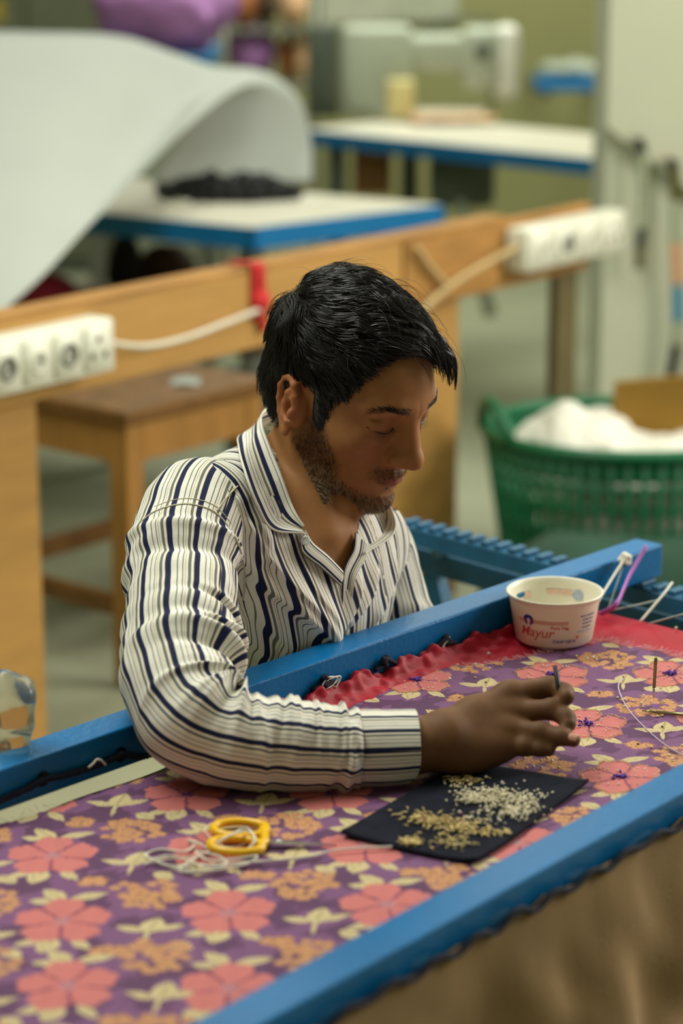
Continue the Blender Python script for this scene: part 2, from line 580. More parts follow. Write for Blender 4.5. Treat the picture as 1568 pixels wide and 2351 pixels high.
tag(MO('paper_scrap', slab(np.array([[fc[0] + 0.05 + 0.03 * i, fc[1] + 0.24 + 0.04 * j, 0.572 + 0.004 * ((i + j) % 2)] for i in range(3) for j in range(3)]) - [0.0, 0, 0], 3, 3, 0.001), M_sheet,
       loc=(fc[0] + 0.1, fc[1] + 0.25, 0.572)), 'small white paper scrap lying on the wooden stool', 'paper')

# ------------------------------------------------------------------ cloth bundles
def lump(name, c, r, m, label, seed, amp=0.18, freq=3.0, h=None, cat='cloth', group=None, floor=None):
    r = np.array(r, float)
    c = np.array(c, float)
    s = r.min()
    def f(p):
        q = (p - c)
        d = ell(p, c, r)
        d = d + s * amp * wave3(q, seed, freq / s * 0.9, 2) + s * 0.06 * np.abs(wave3(q, seed + 1, freq * 2.5 / s, 1))
        if floor is not None:
            d = np.maximum(d, floor - p[:, 2])
        return d
    VF = nets(f, c - r * 1.45, c + r * 1.45, h or s / 11, 1)
    return tag(MO(name, VF, m, loc=(c[0], c[1], c[2] - r[2])), label, cat, group)
M_purp = mat('purple_cloth', srgb(160, 112, 168), 0.8, 0.22, 9)
M_peach = mat('peach_cloth', srgb(214, 172, 130), 0.8, 0.15, 9)
M_rust = mat('rust_cloth', srgb(150, 92, 50), 0.8, 0.2, 9)
M_crim = mat('crimson_cloth', srgb(120, 16, 36), 0.8, 0.15, 9)
M_blk = mat('black_cloth', srgb(30, 30, 32), 0.7, 0.3, 12)
M_brn = mat('brown_cloth', srgb(74, 56, 42), 0.8, 0.2, 9)

# ------------------------------------------------------------------ white table with blue edging, trimmings and the big sheet
zt = 0.76
Cn = Z(580, 524, zt)
dl = nrm(Z(230, 490, zt) - Cn)
dr = nrm(Z(1022, 470, zt) - Cn)
Lr = np.linalg.norm(Z(1022, 470, zt) - Cn)
Ll = 1.25
def quad_slab(c, d1, L1, d2, L2, z0, z1):
    p = [c, c + d2 * L2, c + d1 * L1 + d2 * L2, c + d1 * L1]
    V = [(q[0], q[1], z) for z in (z0, z1) for q in p]
    return np.array(V), [[3, 2, 1, 0], [4, 5, 6, 7]] + [[i, (i + 1) % 4, 4 + (i + 1) % 4, 4 + i] for i in range(4)]
tb = thing('work_table', 'white topped work table with thick blue edging and black trimmings', 'table', (Cn[0], Cn[1], 0))
MO('table_top', quad_slab(Cn + (dl + dr) * 0.006, dl, Ll, dr, Lr - 0.012, zt - 0.02, zt + 0.001), M_lam, tb, False)
for d1, L1, d2 in ((dl, Ll, dr), (dr, Lr, dl)):
    MO('edge_band', quad_slab(Cn, d1, L1, d2, 0.012, zt - 0.052, zt), M_blue_b, tb, False)
MO('edge_band', quad_slab(Cn + dr * (Lr - 0.012), dl, Ll, dr, 0.012, zt - 0.052, zt), M_blue_b, tb, False)
for a, b in ((0.08, 0.08), (0.9, 0.08), (0.08, Lr - 0.12), (0.9, Lr - 0.12)):
    q = Cn + dl * a + dr * b
    MO('leg', rbox((q[0], q[1], (zt - 0.022) / 2), (0.045, 0.045, zt - 0.022), axes(math.radians(50)), 0.002), M_steel, tb, False)
MO('lower_shelf', quad_slab(Cn + (dl + dr) * 0.05, dl, Ll - 0.1, dr, Lr - 0.1, 0.44, 0.46), M_brn, tb, False)
for (u, v, r, m, lab, sd) in ((95, 690, (0.10, 0.10, 0.075), M_crim, 'crimson cloth bundle on the shelf under the white table', 11),
                              (290, 625, (0.055, 0.06, 0.09), M_blk, 'black round bundle on the shelf under the white table', 12),
                              (385, 628, (0.085, 0.08, 0.075), M_brn, 'brown cloth bundle on the shelf beside the black bundle', 13)):
    p = Z(u, v, 0.46 + r[2] * 0.9)
    lump('cloth_bundle', (p[0], p[1], 0.46 + r[2] * 0.98), r, m, lab, sd, 0.1, 2.0, floor=0.4605)
# heap of black trimmings: many little rings, heaped
def ring_mesh(R, r, n=12, m=5):
    V, F = [], []
    for i in range(n):
        a = 2 * math.pi * i / n
        for j in range(m):
            b = 2 * math.pi * j / m
            V.append(((R + r * math.cos(b)) * math.cos(a), (R + r * math.cos(b)) * math.sin(a), r * math.sin(b)))
            F.append([i * m + j, ((i + 1) % n) * m + j, ((i + 1) % n) * m + (j + 1) % m, i * m + (j + 1) % m])
    return np.array(V), F
heap = []
h0 = Z(520, 455, zt)
for i in range(420):
    while True:
        a, b = rng.uniform(-1, 1, 2)
        if a * a + b * b < 1: break
    p = h0 + np.array([a * 0.175, b * 0.10, 0]) + np.array([0.01, 0, 0])
    hz = 0.04 * (1 - a * a - b * b) * rng.uniform(0.1, 1)
    V, F = ring_mesh(rng.uniform(0.012, 0.018), 0.004)
    e = rng.normal(size=(3, 3)) * 0.5 + np.eye(3)
    q, _ = np.linalg.qr(e)
    V = V @ q
    V[:, 2] -= V[:, 2].min()
    heap.append((V + np.array([p[0], p[1], zt + 0.002 + hz]), F))
hp = MO('trimming_heap', join(heap), M_dark, loc=(h0[0], h0[1], zt))
tag(hp, 'heap of small black ring trimmings on the white table top', 'trimmings')
hp['kind'] = 'stuff'
for i, (u, v) in enumerate(((400, 445), (418, 462), (388, 470))):
    V, F = ring_mesh(0.02, 0.004, 18, 6)
    p = Z(u, v, zt + 0.005)
    tag(MO('white_ring', (V + p, F), M_plastic, loc=tuple(p)), ('white plastic ring at the back of the three left of the heap', 'white plastic ring nearest the black heap', 'white plastic ring nearest the table edge')[i], 'ring', 'white rings beside the black heap')

# big white sheet arching from the table over to the left
near = smooth_path([T(344, 422, 6.44), T(395, 345, 6.42), T(462, 232, 6.28), T(455, 236, 6.08), T(400, 312, 5.80), T(300, 420, 5.52), T(200, 522, 5.28), T(100, 632, 5.05), T(0, 722, 4.88), T(-140, 850, 4.72), T(-330, 1010, 4.6)], 90)
farE = smooth_path([T(716, 416, 6.52), T(714, 330, 6.56), T(690, 235, 6.56), T(640, 182, 6.52), T(575, 158, 6.44), T(490, 152, 6.34), T(400, 122, 6.22), T(280, 84, 6.06), T(120, 74, 5.9), T(-140, 78, 5.7), T(-420, 150, 5.5)], 90)
nv = 26
w = np.linspace(0, 1, nv)[None, :, None]
G = near[:, None] * (1 - w) + farE[:, None] * w
sag = np.sin(np.pi * w[..., 0]) * (0.02 * np.sin(np.linspace(0, 9, 90))[:, None])
G[..., 2] += sag
VF = slab(G.reshape(-1, 3), 90, nv, 0.002)
tag(MO('white_sheet', VF, M_sheet, loc=tuple(near[0])), 'large white paper sheet arching off the blue edged table', 'sheet')

# ------------------------------------------------------------------ sewing table and machine
zs = 0.79
a0, b0 = Z(690, 297, zs), Z(1420, 372, zs)
ds = nrm(b0 - a0)
dn = np.array([-ds[1], ds[0], 0])
Ls = np.linalg.norm(b0 - a0)
sw = thing('sewing_table', 'white sewing machine table with blue front edge', 'table', (a0[0], a0[1], 0))
MO('table_top', quad_slab(a0 + dn * 0.012, ds, Ls, dn, 0.52, zs - 0.03, zs), M_lam, sw, False)
MO('edge_band', quad_slab(a0, ds, Ls, dn, 0.012, zs - 0.045, zs), M_blue_b, sw, False)
for s in (0.08, Ls - 0.07):
    for wv in (0.08, 0.42):
        q = a0 + ds * s + dn * wv
        MO('leg', rbox((q[0], q[1], (zs - 0.03) / 2), (0.06, 0.06, zs - 0.03), None, 0.003), M_mach_d, sw, False)
q = a0 + ds * 0.12 + dn * 0.2
MO('drawer', rbox((q[0], q[1], zs - 0.12), (0.12, 0.2, 0.16), None, 0.004), M_wood, sw, False)
P1, P2 = a0 + ds * 0.42 + dn * 0.2, a0 + ds * 0.62 + dn * 0.2
MO('treadle_bar', tube([(P1[0], P1[1], zs - 0.03), (P2[0], P2[1], 0.25)], 0.02, 8), M_mach, sw)
q = a0 + ds * 0.45 + dn * 0.25
MO('motor', rbox((q[0], q[1], zs - 0.14), (0.2, 0.16, 0.16), None, 0.03, 3), M_mach_d, sw)
# machine head
tm = 7.85
def mp(u, v, t=tm):
    return T(u, v, t)
kx = tm / FPX
sm = thing('sewing_machine', 'pale green industrial sewing machine on the white table', 'sewing machine', tuple(mp(900, 268)))
def mbox(name, u0, u1, v0, v1, dep, m, bev=0.01, dy=0.0, seg=2, parent=sm):
    c = mp((u0 + u1) / 2, (v0 + v1) / 2) + np.array([0, dy, 0])
    return MO(name, rbox(c, ((u1 - u0) * kx, dep, (v1 - v0) * kx), None, bev, seg), m, parent)
mbox('control_box', 706, 780, 58, 262, 0.16, M_mach_d, 0.008)
mbox('column', 784, 945, 60, 262, 0.17, M_mach, 0.02)
mbox('arm', 930, 1085, 78, 165, 0.14, M_mach, 0.025, 0.01)
mbox('head', 1058, 1150, 62, 205, 0.15, M_mach, 0.025)
mbox('end_cap', 1132, 1190, 58, 225, 0.13, M_mach_w, 0.03, 0, 3)
mbox('bed', 884, 1110, 250, 268, 0.2, M_lam, 0.005)
mbox('bobbin_cover', 888, 948, 178, 262, 0.10, M_cream, 0.008, -0.08)
mbox('name_plate', 806, 880, 97, 112, 0.012, M_blue, 0.002, -0.09)
c = mp(1105, 112) + np.array([0, -0.09, 0])
V, F = lathe([(0.001, 0), (0.022, 0), (0.026, 0.008), (0.022, 0.016), (0.001, 0.016)], (0, 0, 0), 20)
MO('tension_dial', (V @ np.array([[1, 0, 0], [0, 0, 1.0], [0, -1, 0]]) + c, F), M_mach_d, sm)
MO('needle_bar', tube([mp(1128, 200), mp(1128, 262)], 0.006, 8), M_steel, sm)
MO('thread_stand', tube([mp(985, 75), mp(1010, 48), mp(1060, 40), mp(1140, 46)], 0.006, 8), M_mach_d, sm)
tag(MO('pale_cloth', slab(np.array([mp(940 + 22 * i, 262 + 3 * math.sin(i * 1.7) + 4 * j, 7.80 - 0.05 * j) for i in range(10) for j in range(4)]), 10, 4, 0.004), M_peach, loc=tuple(mp(960, 268))),
    'pale pink cloth lying under the sewing machine needle', 'cloth')

# purple bundles and the clutter behind the sheet
bt = thing('blue_table', 'blue table carrying the purple cloth bundle behind the sheet', 'table', (*T(370, 120, 7.6)[:2], 0))
bc = T(350, 130, 7.6)
MO('table_top', rbox((bc[0], bc[1], bc[2]), (0.40, 0.5, 0.045), None, 0.004), M_blue_b, bt, False)
for i in (-1, 1):
    for j in (-1, 1):
        MO('leg', rbox((bc[0] + i * 0.17, bc[1] + j * 0.22, (bc[2] - 0.022) / 2), (0.04, 0.04, bc[2] - 0.022), None, 0.002), M_steel, bt, False)
p = T(378, 58, 7.5)
lump('purple_bundle', (p[0], p[1], bc[2] + 0.14), (0.20, 0.16, 0.125), M_purp, 'large purple cloth bundle heaped on the blue table', 21, 0.34, 2.8, floor=bc[2] + 0.0235)
rk = thing('open_shelf', 'thin steel shelf of cloth bundles between sheet and sewing machine', 'shelf', (*T(610, 60, 8.6)[:2], 0))
q0, q1 = T(515, -60, 8.6), T(722, -60, 8.6)
for q in (q0, q1):
    for dy in (-0.10, 0.14):
        MO('shelf_post', tube([(q[0], q[1] + dy, 0), (q[0], q[1] + dy, q[2])], 0.010, 8), M_steel, rk)
zl1, zl2 = T(600, 192, 8.6)[2], T(600, 62, 8.6)[2]
for zz in (zl1, zl2):
    MO('shelf_board', rbox(((q0[0] + q1[0]) / 2, q0[1] + 0.02, zz - 0.012), (q1[0] - q0[0], 0.22, 0.018), None, 0.003), M_steel, rk, False)
for (u, zz, r, m, lab, sd) in ((580, zl1, (0.088, 0.09, 0.105), M_purp, 'purple cloth bundle on the steel shelf right of the large bundle', 22),
                               (655, zl1, (0.030, 0.08, 0.085), M_rust, 'rust cloth bundle squeezed beside the purple one on the shelf', 23),
                               (688, zl1, (0.028, 0.08, 0.10), M_peach, 'peach cloth bundle at the right end of the lower shelf', 24),
                               (560, zl2, (0.055, 0.08, 0.07), M_rust, 'rust cloth bundle on the upper steel shelf', 25),
                               (612, zl2, (0.040, 0.08, 0.075), M_brn, 'brown cloth bundle in the middle of the upper steel shelf', 26),
                               (675, zl2, (0.050, 0.08, 0.085), M_peach, 'peach cloth bundle on the upper steel shelf', 27)):
    p = T(u, 100, 8.6)
    lump('cloth_bundle', (p[0], q0[1] + 0.02, zz + r[2] * 0.95), r, m, lab, sd, 0.10, 2.2, floor=zz - 0.0025)
bs = thing('wall_shelf', 'small blue wall shelf with scraps beside the white wall', 'shelf', tuple(T(1310, 185, 9.5)))
cS = T(1330, 190, 9.5)
MO('shelf_board', rbox(cS, (0.36, 0.25, 0.045), None, 0.006), M_blue_b, bs, False)
for i in (-1, 1):
    MO('bracket', rbox((cS[0] + i * 0.12, cS[1] + 0.55, cS[2] - 0.05), (0.03, 0.98, 0.03), None, 0.003), M_steel, bs, False)
lump('pale_bundle', (cS[0] - 0.03, cS[1], cS[2] + 0.055), (0.13, 0.07, 0.034), M_mach, 'pale scrap bundle on the small blue wall shelf', 31, 0.2, 3, floor=cS[2] + 0.023)
ck = thing('storage_cabinet', 'dark green storage cabinet in the far left corner', 'cabinet', (*T(70, 20, 9.5)[:2], 0))
cK = T(60, 0, 9.5)
MO('body', rbox((cK[0], cK[1] + 0.2, 0.85), (0.62, 0.5, 1.7), None, 0.01), M_mach_d, ck, False)
for i in (-1, 1):
    d = MO('door', rbox((cK[0] + i * 0.15, cK[1] - 0.06, 0.86), (0.29, 0.02, 1.6), None, 0.004), mat('cabinet_door', srgb(96, 100, 78), 0.5), ck, False)
    MO('handle', rbox((cK[0] + i * 0.03, cK[1] - 0.078, 0.9), (0.016, 0.016, 0.12), None, 0.003), M_steel, d, False)
MO('yellow_notice', rbox((cK[0] - 0.13, cK[1] - 0.074, T(30, 25, 9.4)[2]), (0.1, 0.004, 0.09), None, 0), mat('yellow_paper', srgb(160, 140, 50), 0.7), ck, False)
pc = thing('wall_cabinet', 'pale grey cabinet on the olive wall above the sewing machine', 'cabinet', tuple(T(890, 40, 10.2)))
qa, qb = T(735, -120, 10.2), T(1055, 58, 10.2)
MO('body', rbox(((qa[0] + qb[0]) / 2, qa[1] + 0.12, (qa[2] + qb[2]) / 2), (qb[0] - qa[0], 0.24, qa[2] - qb[2]), None, 0.006), mat('pale_wall_cabinet', srgb(186, 188, 168), 0.5), pc, False)
MO('door', rbox(((qa[0] + qb[0]) / 2 + 0.15, qa[1] - 0.005, (qa[2] + qb[2]) / 2), (0.27, 0.012, qa[2] - qb[2] - 0.03), None, 0.003), mat('pale_wall_door', srgb(178, 182, 160), 0.5), pc, False)
c2 = thing('grey_cabinet', 'pale grey cabinet standing against the olive wall', 'cabinet', (*T(210, 20, 9.7)[:2], 0))
cG = T(225, 0, 9.7)
MO('body', rbox((cG[0] + 0.27, cG[1] + 0.2, 0.9), (0.40, 0.5, 1.8), None, 0.01), mat('pale_cabinet', srgb(150, 154, 132), 0.5), c2, False)
MO('door', rbox((cG[0] + 0.27, cG[1] - 0.06, 0.9), (0.36, 0.02, 1.66), None, 0.004), mat('pale_cabinet_door', srgb(142, 148, 126), 0.5), c2, False)
bkt = thing('pale_teal_bucket', 'pale teal bucket on the floor behind the wooden stool', 'bucket', tuple(Z(640, 1130, 0.0)))
bq = Z(640, 1130, 0.0)
MO('bucket_body', lathe([(0.001, 0.002), (0.12, 0.002), (0.13, 0.02), (0.16, 0.30), (0.166, 0.31), (0.156, 0.31), (0.125, 0.025), (0.001, 0.02)], bq, 32), mat('teal_plastic', srgb(120, 168, 170), 0.5), bkt)

# ------------------------------------------------------------------ green basket with cloth and cardboard
M_green = mat('green_plastic', srgb(16, 98, 62), 0.4, 0.1, 8, spec=0.5)
bC = Z(1448, 985, 0.40)
bx, by = bC[0], bC[1]
bk = thing('laundry_basket', 'green openwork plastic basket filled with white cloth on the floor', 'basket', (bx, by, 0))
RX, RY, HB = 0.315, 0.27, 0.40
def bring(z, k, r1, r2, n=72):
    a = np.linspace(0, 2 * math.pi, n + 1)
    P = np.stack([bx + RX * k * np.cos(a), by + RY * k * np.sin(a), np.full(n + 1, z)], 1)
    V, F = tube(P, 1.0, 6, False)
    C = np.repeat(P, 6, 0)
    d = V - C
    d = d * np.array([r1, r1, r2])
    return C + d, F
kz = lambda z: 0.80 + 0.20 * (z / HB)
MO('rim', bring(HB, 1.0, 0.014, 0.016), M_green, bk)
for z in (0.06, 0.115, 0.17, 0.225, 0.28, 0.325):
    MO('hoop', bring(z, kz(z), 0.005, 0.009), M_green, bk)
MO('hoop', bring(0.365, kz(0.365), 0.006, 0.022), M_green, bk)
NR = 56
for i in range(NR):
    a = 2 * math.pi * i / NR
    P = [(bx + RX * kz(z) * math.cos(a), by + RY * kz(z) * math.sin(a), z) for z in (0.01, 0.2, 0.39)]
    MO('rib', tube(P, 0.0085, 5), M_green, bk)
MO('base', lathe([(0.001, 0.006), (0.23, 0.006), (0.23, 0.016), (0.001, 0.016)], (bx, by, 0), 40), M_green, bk)
for sa in (math.pi * 1.08, math.pi * 0.08):
    a = np.linspace(sa - 0.32, sa + 0.32, 16)
    hgt = HB + 0.075 * np.sin(np.linspace(0, math.pi, 16)) ** 0.6
    P = np.stack([bx + RX * 1.02 * np.cos(a), by + RY * 1.02 * np.sin(a), hgt], 1)
    MO('handle', tube(P, 0.013, 8), M_green, bk)
M_wc = mat('white_cloth', srgb(226, 224, 212), 0.8, 0.05, 12)
for (dx, dy, dz, r, sd, lab) in ((-0.12, 0.02, 0.34, (0.14, 0.17, 0.10), 41, 'white cloth heaped at the handle side of the basket'),
                                 (0.02, -0.08, 0.33, (0.16, 0.13, 0.08), 42, 'white cloth spread along the basket front'),
                                 (0.15, 0.06, 0.31, (0.13, 0.15, 0.08), 43, 'white cloth beneath the cardboard in the basket')):
    lump('white_cloth', (bx + dx, by + dy, dz), r, M_wc, lab, sd, 0.22, 2.8)
lump('white_cloth', (bx, by, 0.17), (0.20, 0.17, 0.135), M_wc, 'white cloth packed deep inside the green basket', 45, 0.05, 2.0)
c = np.array([bx + 0.13, by + 0.05, 0.445])
tag(MO('cardboard', rbox(c, (0.34, 0.006, 0.15), np.array([nrm((1, 0.15, 0.06)), nrm((-0.15, 1, 0.35)), nrm(np.cross(nrm((1, 0.15, 0.06)), nrm((-0.15, 1, 0.35))))]), 0.001), mat('cardboard', srgb(152, 116, 44), 0.8, 0.08, 10), loc=tuple(c), smooth=False),
    'piece of brown cardboard stuck into the basket of white cloth', 'cardboard')
lump('green_sack', (bx + 0.02, by - 0.62, 0.16), (0.42, 0.22, 0.2), mat('green_sacking', srgb(22, 60, 42), 0.7, 0.25, 10), 'dark green sack lying on the floor before the basket', 44, 0.12, 2.0, cat='sack', floor=0.001)

# ================================================================== the embroidery frame
FZ = 0.700      # cloth level
RT = 0.748      # top of the rails
TW = 0.0425     # square tube
yF, yN = math.radians(42.75), math.radians(39.1)
aF, aN = axes(yF), axes(yN)
FB = np.array([-0.3356, 2.2348, 0])      # a point on the back edge of the far rail
NB = np.array([-0.2360, 1.5043, 0])      # a point on the back edge of the near rail
rF, nF = axes(math.radians(41.0))[0], axes(math.radians(41.0))[1]
def SW(s, w, z):
    """cloth coordinates: s along the rails, w across towards the near rail"""
    return FB + rF * s + nF * w + np.array([0, 0, z])
def toSW(p):
    return float((p - FB)[:2] @ rF[:2]), float((p - FB)[:2] @ nF[:2])
M_tube = mat('rail_blue_paint', srgb(0, 106, 168), 0.34, 0.07, 10, 0.3, 160, spec=0.32)
fr = thing('embroidery_table', 'blue painted steel embroidery table that the floral cloth is stretched on', 'table', (0.0, 2.2, 0.0))
sEnd = 1.055
MO('rail', rbox(FB + aF[0] * ((sEnd - 0.75) / 2) + aF[1] * TW / 2 + [0, 0, RT - TW / 2], (sEnd + 0.75, TW, TW), aF, 0.0025, 2), M_tube, fr, False)
MO('rail', rbox(NB + aN[0] * 0.30 + aN[1] * TW / 2 + [0, 0, RT - TW / 2], (1.9, TW, TW), aN, 0.0025, 2), M_tube, fr, False)
# scuffed bare patches on the far rail top
M_scuff = mat('scuffed_paint', srgb(150, 176, 200), 0.5, 0.2, 60)
holes = mat('rail_hole', (0.004, 0.005, 0.008), 0.9)
for u, v in ((98, 1788), (276, 1732), (497, 1662), (745, 1563), (885, 1518), (1022, 1470)):
    d = ray(u, v)
    q = FB + aF[1] * (TW + 0.0003)
    t = ((q - CC) @ aF[1]) / (d @ aF[1])
    p = CC + d * t
    V, F = lathe([(0.0005, 0), (0.0075, 0), (0.008, 0.0012), (0.0005, 0.0012)], (0, 0, 0), 14)
    MO('lacing_hole', (V @ np.array([aF[0], [0, 0, 1.0], aF[1]]) + p, F), holes, fr)

# ------------------------------------------------------------------ end trestles
M_tres = mat('trestle_blue', srgb(28, 92, 128), 0.45, 0.22, 18, 0.3, 120)
bA, bB = Z(945, 1201, 0.70), Z(1568, 1364, 0.70)
db = nrm(bB - bA)
bAx = np.array([db, [-db[1], db[0], 0], [0, 0, 1.0]])
def trestle(label, shift):
    sh = np.array(shift, float)
    tr = thing('trestle', label, 'trestle', tuple(bA * [1, 1, 0] + sh))
    L = 1.0
    mid = bA + db * (L / 2 - 0.03) + sh
    MO('toothed_bar', rbox(mid + [0, 0, -0.014], (L, 0.03, 0.026), bAx, 0.002), M_tres, tr, False)
    for i in range(40):
        p = bA + db * (0.0 + i * 0.0245) + sh
        MO('tooth', rbox(p + [0, 0, 0.002], (0.011, 0.028, 0.007), bAx, 0.001), M_tres, tr, False)
    low = np.array([-0.10, -0.02, 0]) * 0
    cA = Z(930, 1240, 0.655)
    MO('crossbar', rbox(cA + db * (L / 2 - 0.1) + sh + [0, 0, -0.017], (L, 0.034, 0.034), bAx, 0.002), M_tres, tr, False)
    for a in (float((Z(1020, 1283, 0.635) - cA) @ db), L - 0.2):
        top = cA + db * a + sh + np.array([0, 0, -0.034])
        for dx in (-0.20, 0.22):
            MO('leg', tube([top, (top[0] + dx * db[0], top[1] + dx * db[1], 0.0)], 0.015, 4), M_tres, tr, False)
        MO('strut', tube([bA + db * (a + 0.01) + sh + [0, 0, -0.02], top + [0, 0, 0.02]], 0.01, 6), M_tres, tr)
    return tr
trestle('blue steel trestle with a toothed bar under the right end of the frame', (0, 0, 0))

# ------------------------------------------------------------------ floral cloth
edge_px = [(-150, 1945), (0, 1893), (130, 1852), (240, 1815), (330, 1788), (430, 1760), (560, 1712), (680, 1668), (770, 1625), (850, 1574), (915, 1538), (960, 1527), (1080, 1531), (1180, 1516), (1290, 1492), (1372, 1476)]
E_sw = np.array([toSW(Z(u, v, FZ)) for u, v in edge_px])
order = np.argsort(E_sw[:, 0])
E_sw = E_sw[order]
pe = [toSW(Z(u, v, FZ)) for u, v in ((1372, 1476), (1480, 1490), (1568, 1506))]
s_pe = np.mean([p[0] for p in pe])
def w_edge(s):
    return np.interp(s, E_sw[:, 0], E_sw[:, 1]) + 0.0012 * np.sin(s * 310) + 0.0008 * np.sin(s * 811 + 1)
P_ = lambda c: np.array(srgb(*c))
C_base, C_base2 = P_((118, 78, 118)), P_((92, 58, 92))
C_pink, C_pink2 = P_((194, 112, 110)), P_((172, 88, 92))
C_cream, C_och, C_och2, C_line = P_((198, 180, 136)), P_((196, 146, 102)), P_((166, 114, 84)), P_((84, 46, 84))
rows = {-2: [(-0.075, 2.57), (0.084, 2.584), (0.2402, 2.6025), (0.3741, 2.6056), (0.52, 2.62)],
        -1: [(-0.18, 2.40), (-0.03, 2.405), (0.116, 2.42), (0.2638, 2.44), (0.402, 2.455)],
        0: [(-0.297, 2.231), (-0.1533, 2.2358), (-0.0104, 2.2404), (0.137, 2.259), (0.2827, 2.2842), (0.42, 2.30)],
        1: [(-0.41, 2.08), (-0.2685, 2.0858), (-0.1217, 2.1012), (0.022, 2.108), (0.165, 2.12), (0.31, 2.15)],
        2: [(-0.386, 1.925), (-0.2431, 1.9412), (-0.0992, 1.962), (0.040, 1.974), (0.185, 1.99)],
        3: [(-0.37, 1.80), (-0.2245, 1.815), (-0.0915, 1.812), (0.055, 1.835)],
        4: [(-0.35, 1.66), (-0.205, 1.68), (-0.072, 1.675)], 5: [(-0.33, 1.53), (-0.19, 1.545), (-0.055, 1.54)], -3: [(0.06, 2.74), (0.21, 2.76), (0.35, 2.765)]}
CENT = [(x, y, j) for j, r in rows.items() for x, y in r]
def leaf_mask(d, ang, L, Wd):
    c, s = math.cos(ang), math.sin(ang)
    x = (d[:, 0] * c + d[:, 1] * s) / L
    y = (-d[:, 0] * s + d[:, 1] * c) / Wd
    return (x > 0) & (x < 1) & (np.abs(y) < np.sin(np.pi * np.clip(x, 0, 1) ** 0.85)), np.abs(y), x
def floral(X):
    P3 = np.c_[X, np.zeros(len(X))]
    n = wave3(P3, 5, 120, 3)
    C = np.where((n > 0.12)[:, None], C_base2, C_base).astype(float)
    C *= (1 + 0.05 * wave3(P3, 6, 900, 2))[:, None]
    tex = wave3(P3, 8, 700, 2)
    for k, (cx, cy, j) in enumerate(CENT):
        g = np.random.default_rng(100 + k)
        near_ = np.where((np.abs(X[:, 0] - cx - 0.04) < 0.15) & (np.abs(X[:, 1] - cy) < 0.15))[0]
        if not len(near_):
            continue
        D = X[near_] - np.array([cx, cy])
        def put(m, col):
            C[near_[m]] = col if col.ndim == 1 else col[m]
        def leaf(ox, oy, ang, L, Wd, col=C_cream):
            m, ya, xx = leaf_mask(D - np.array([ox, oy]), ang, L, Wd)
            put(m, col)
            vein = m & ((ya < 0.10) | ((np.abs(np.sin(xx * 16 + ya * 5)) < 0.16) & (tex[near_] > 0)))
            C[near_[vein]] = C_cream * 0.62
        # cluster of small blossoms
        def cluster(ox, oy, rx, ry, nd, rd):
            q = g.normal(size=(nd, 2))
            rn = np.linalg.norm(q, axis=1)[:, None]
            q *= np.sqrt(1 - np.exp(-rn ** 2 / 2)) / rn
            q = q * np.array([rx, ry]) + np.array([ox, oy])
            for a, b in q:
                dd = np.hypot(D[:, 0] - a, D[:, 1] - b)
                th = np.arctan2(D[:, 1] - b, D[:, 0] - a)
                m = dd < rd * (0.8 + 0.2 * np.sin(5 * th))
                put(m, C_och)
                C[near_[m & (dd > rd * 0.62)]] = C_och2
                C[near_[m & (dd < rd * 0.22)]] = C_och2
        cluster(0.068, 0.058, 0.031, 0.031, 46, 0.0066)
        if g.random() < 0.99:
            cluster(0.046, -0.062, 0.012, 0.008, 12, 0.0075)
        # sprig
        leaf(0.076, -0.026, 1.35, 0.036, 0.011)
        leaf(0.074, -0.022, 2.75, 0.030, 0.006)
        leaf(0.080, -0.020, 0.45, 0.032, 0.0055)
        leaf(0.0765, -0.020, -1.65, 0.030, 0.0022)
        leaf(0.098, -0.040, -0.75, 0.026, 0.008)
        # leaves over and under the flower
        leaf(-0.002, 0.042, 2.3, 0.034, 0.0085)
        leaf(0.002, 0.045, 0.35, 0.036, 0.007)
        leaf(-0.012, 0.040, 3.0, 0.024, 0.006)
        leaf(-0.002, -0.036, -1.9, 0.030, 0.010)
        leaf(-0.012, -0.038, -2.7, 0.028, 0.006)
        leaf(0.012, -0.036, -0.9, 0.030, 0.006)
        leaf(-0.012, -0.042, -1.5, 0.024, 0.006)
        leaf(0.026, -0.012, -0.2, 0.0, 0.001) if False else None
        # five-petalled flower
        rr = np.hypot(D[:, 0], D[:, 1] * 0.92)
        th = np.arctan2(D[:, 1], D[:, 0]) + 0.25 + g.uniform(-.15, .15)
        lob = np.abs(np.sin(2.5 * th))
        R = 0.0425 * (0.60 + 0.40 * lob ** 0.45) * (1 + 0.035 * np.sin(13 * th) + 0.02 * np.sin(29 * th))
        m = rr < R
        col = np.where((lob < 0.20)[:, None], C_pink2, C_pink)
        put(m, col)
        # dark veins at the throat
        v = m & (rr < 0.022) & (np.abs(np.sin(2.5 * th + 0.3 * np.sin(rr * 500))) < 0.13 * (1 - rr / 0.024) + 0.03)
        C[near_[v]] = C_line
        v = m & (rr < 0.030) & (lob < 0.06)
        C[near_[v]] = C_line * 1.3
        v = m & (rr < 0.0065 + 0.003 * np.sin(9 * th))
        C[near_[v]] = (P_((92, 52, 104)) if j <= 0 else P_((172, 120, 130)))
    return C * (1 + 0.04 * tex)[:, None]
s_ax = np.concatenate([np.arange(-0.62, 0.15, 0.0019), np.arange(0.15, s_pe, 0.00118)])
nw = 430
wv = np.linspace(0, 1, nw)
we = w_edge(s_ax)
Sg = np.repeat(s_ax[:, None], nw, 1)
Wg = we[:, None] + (0.575 - we[:, None]) * wv[None]
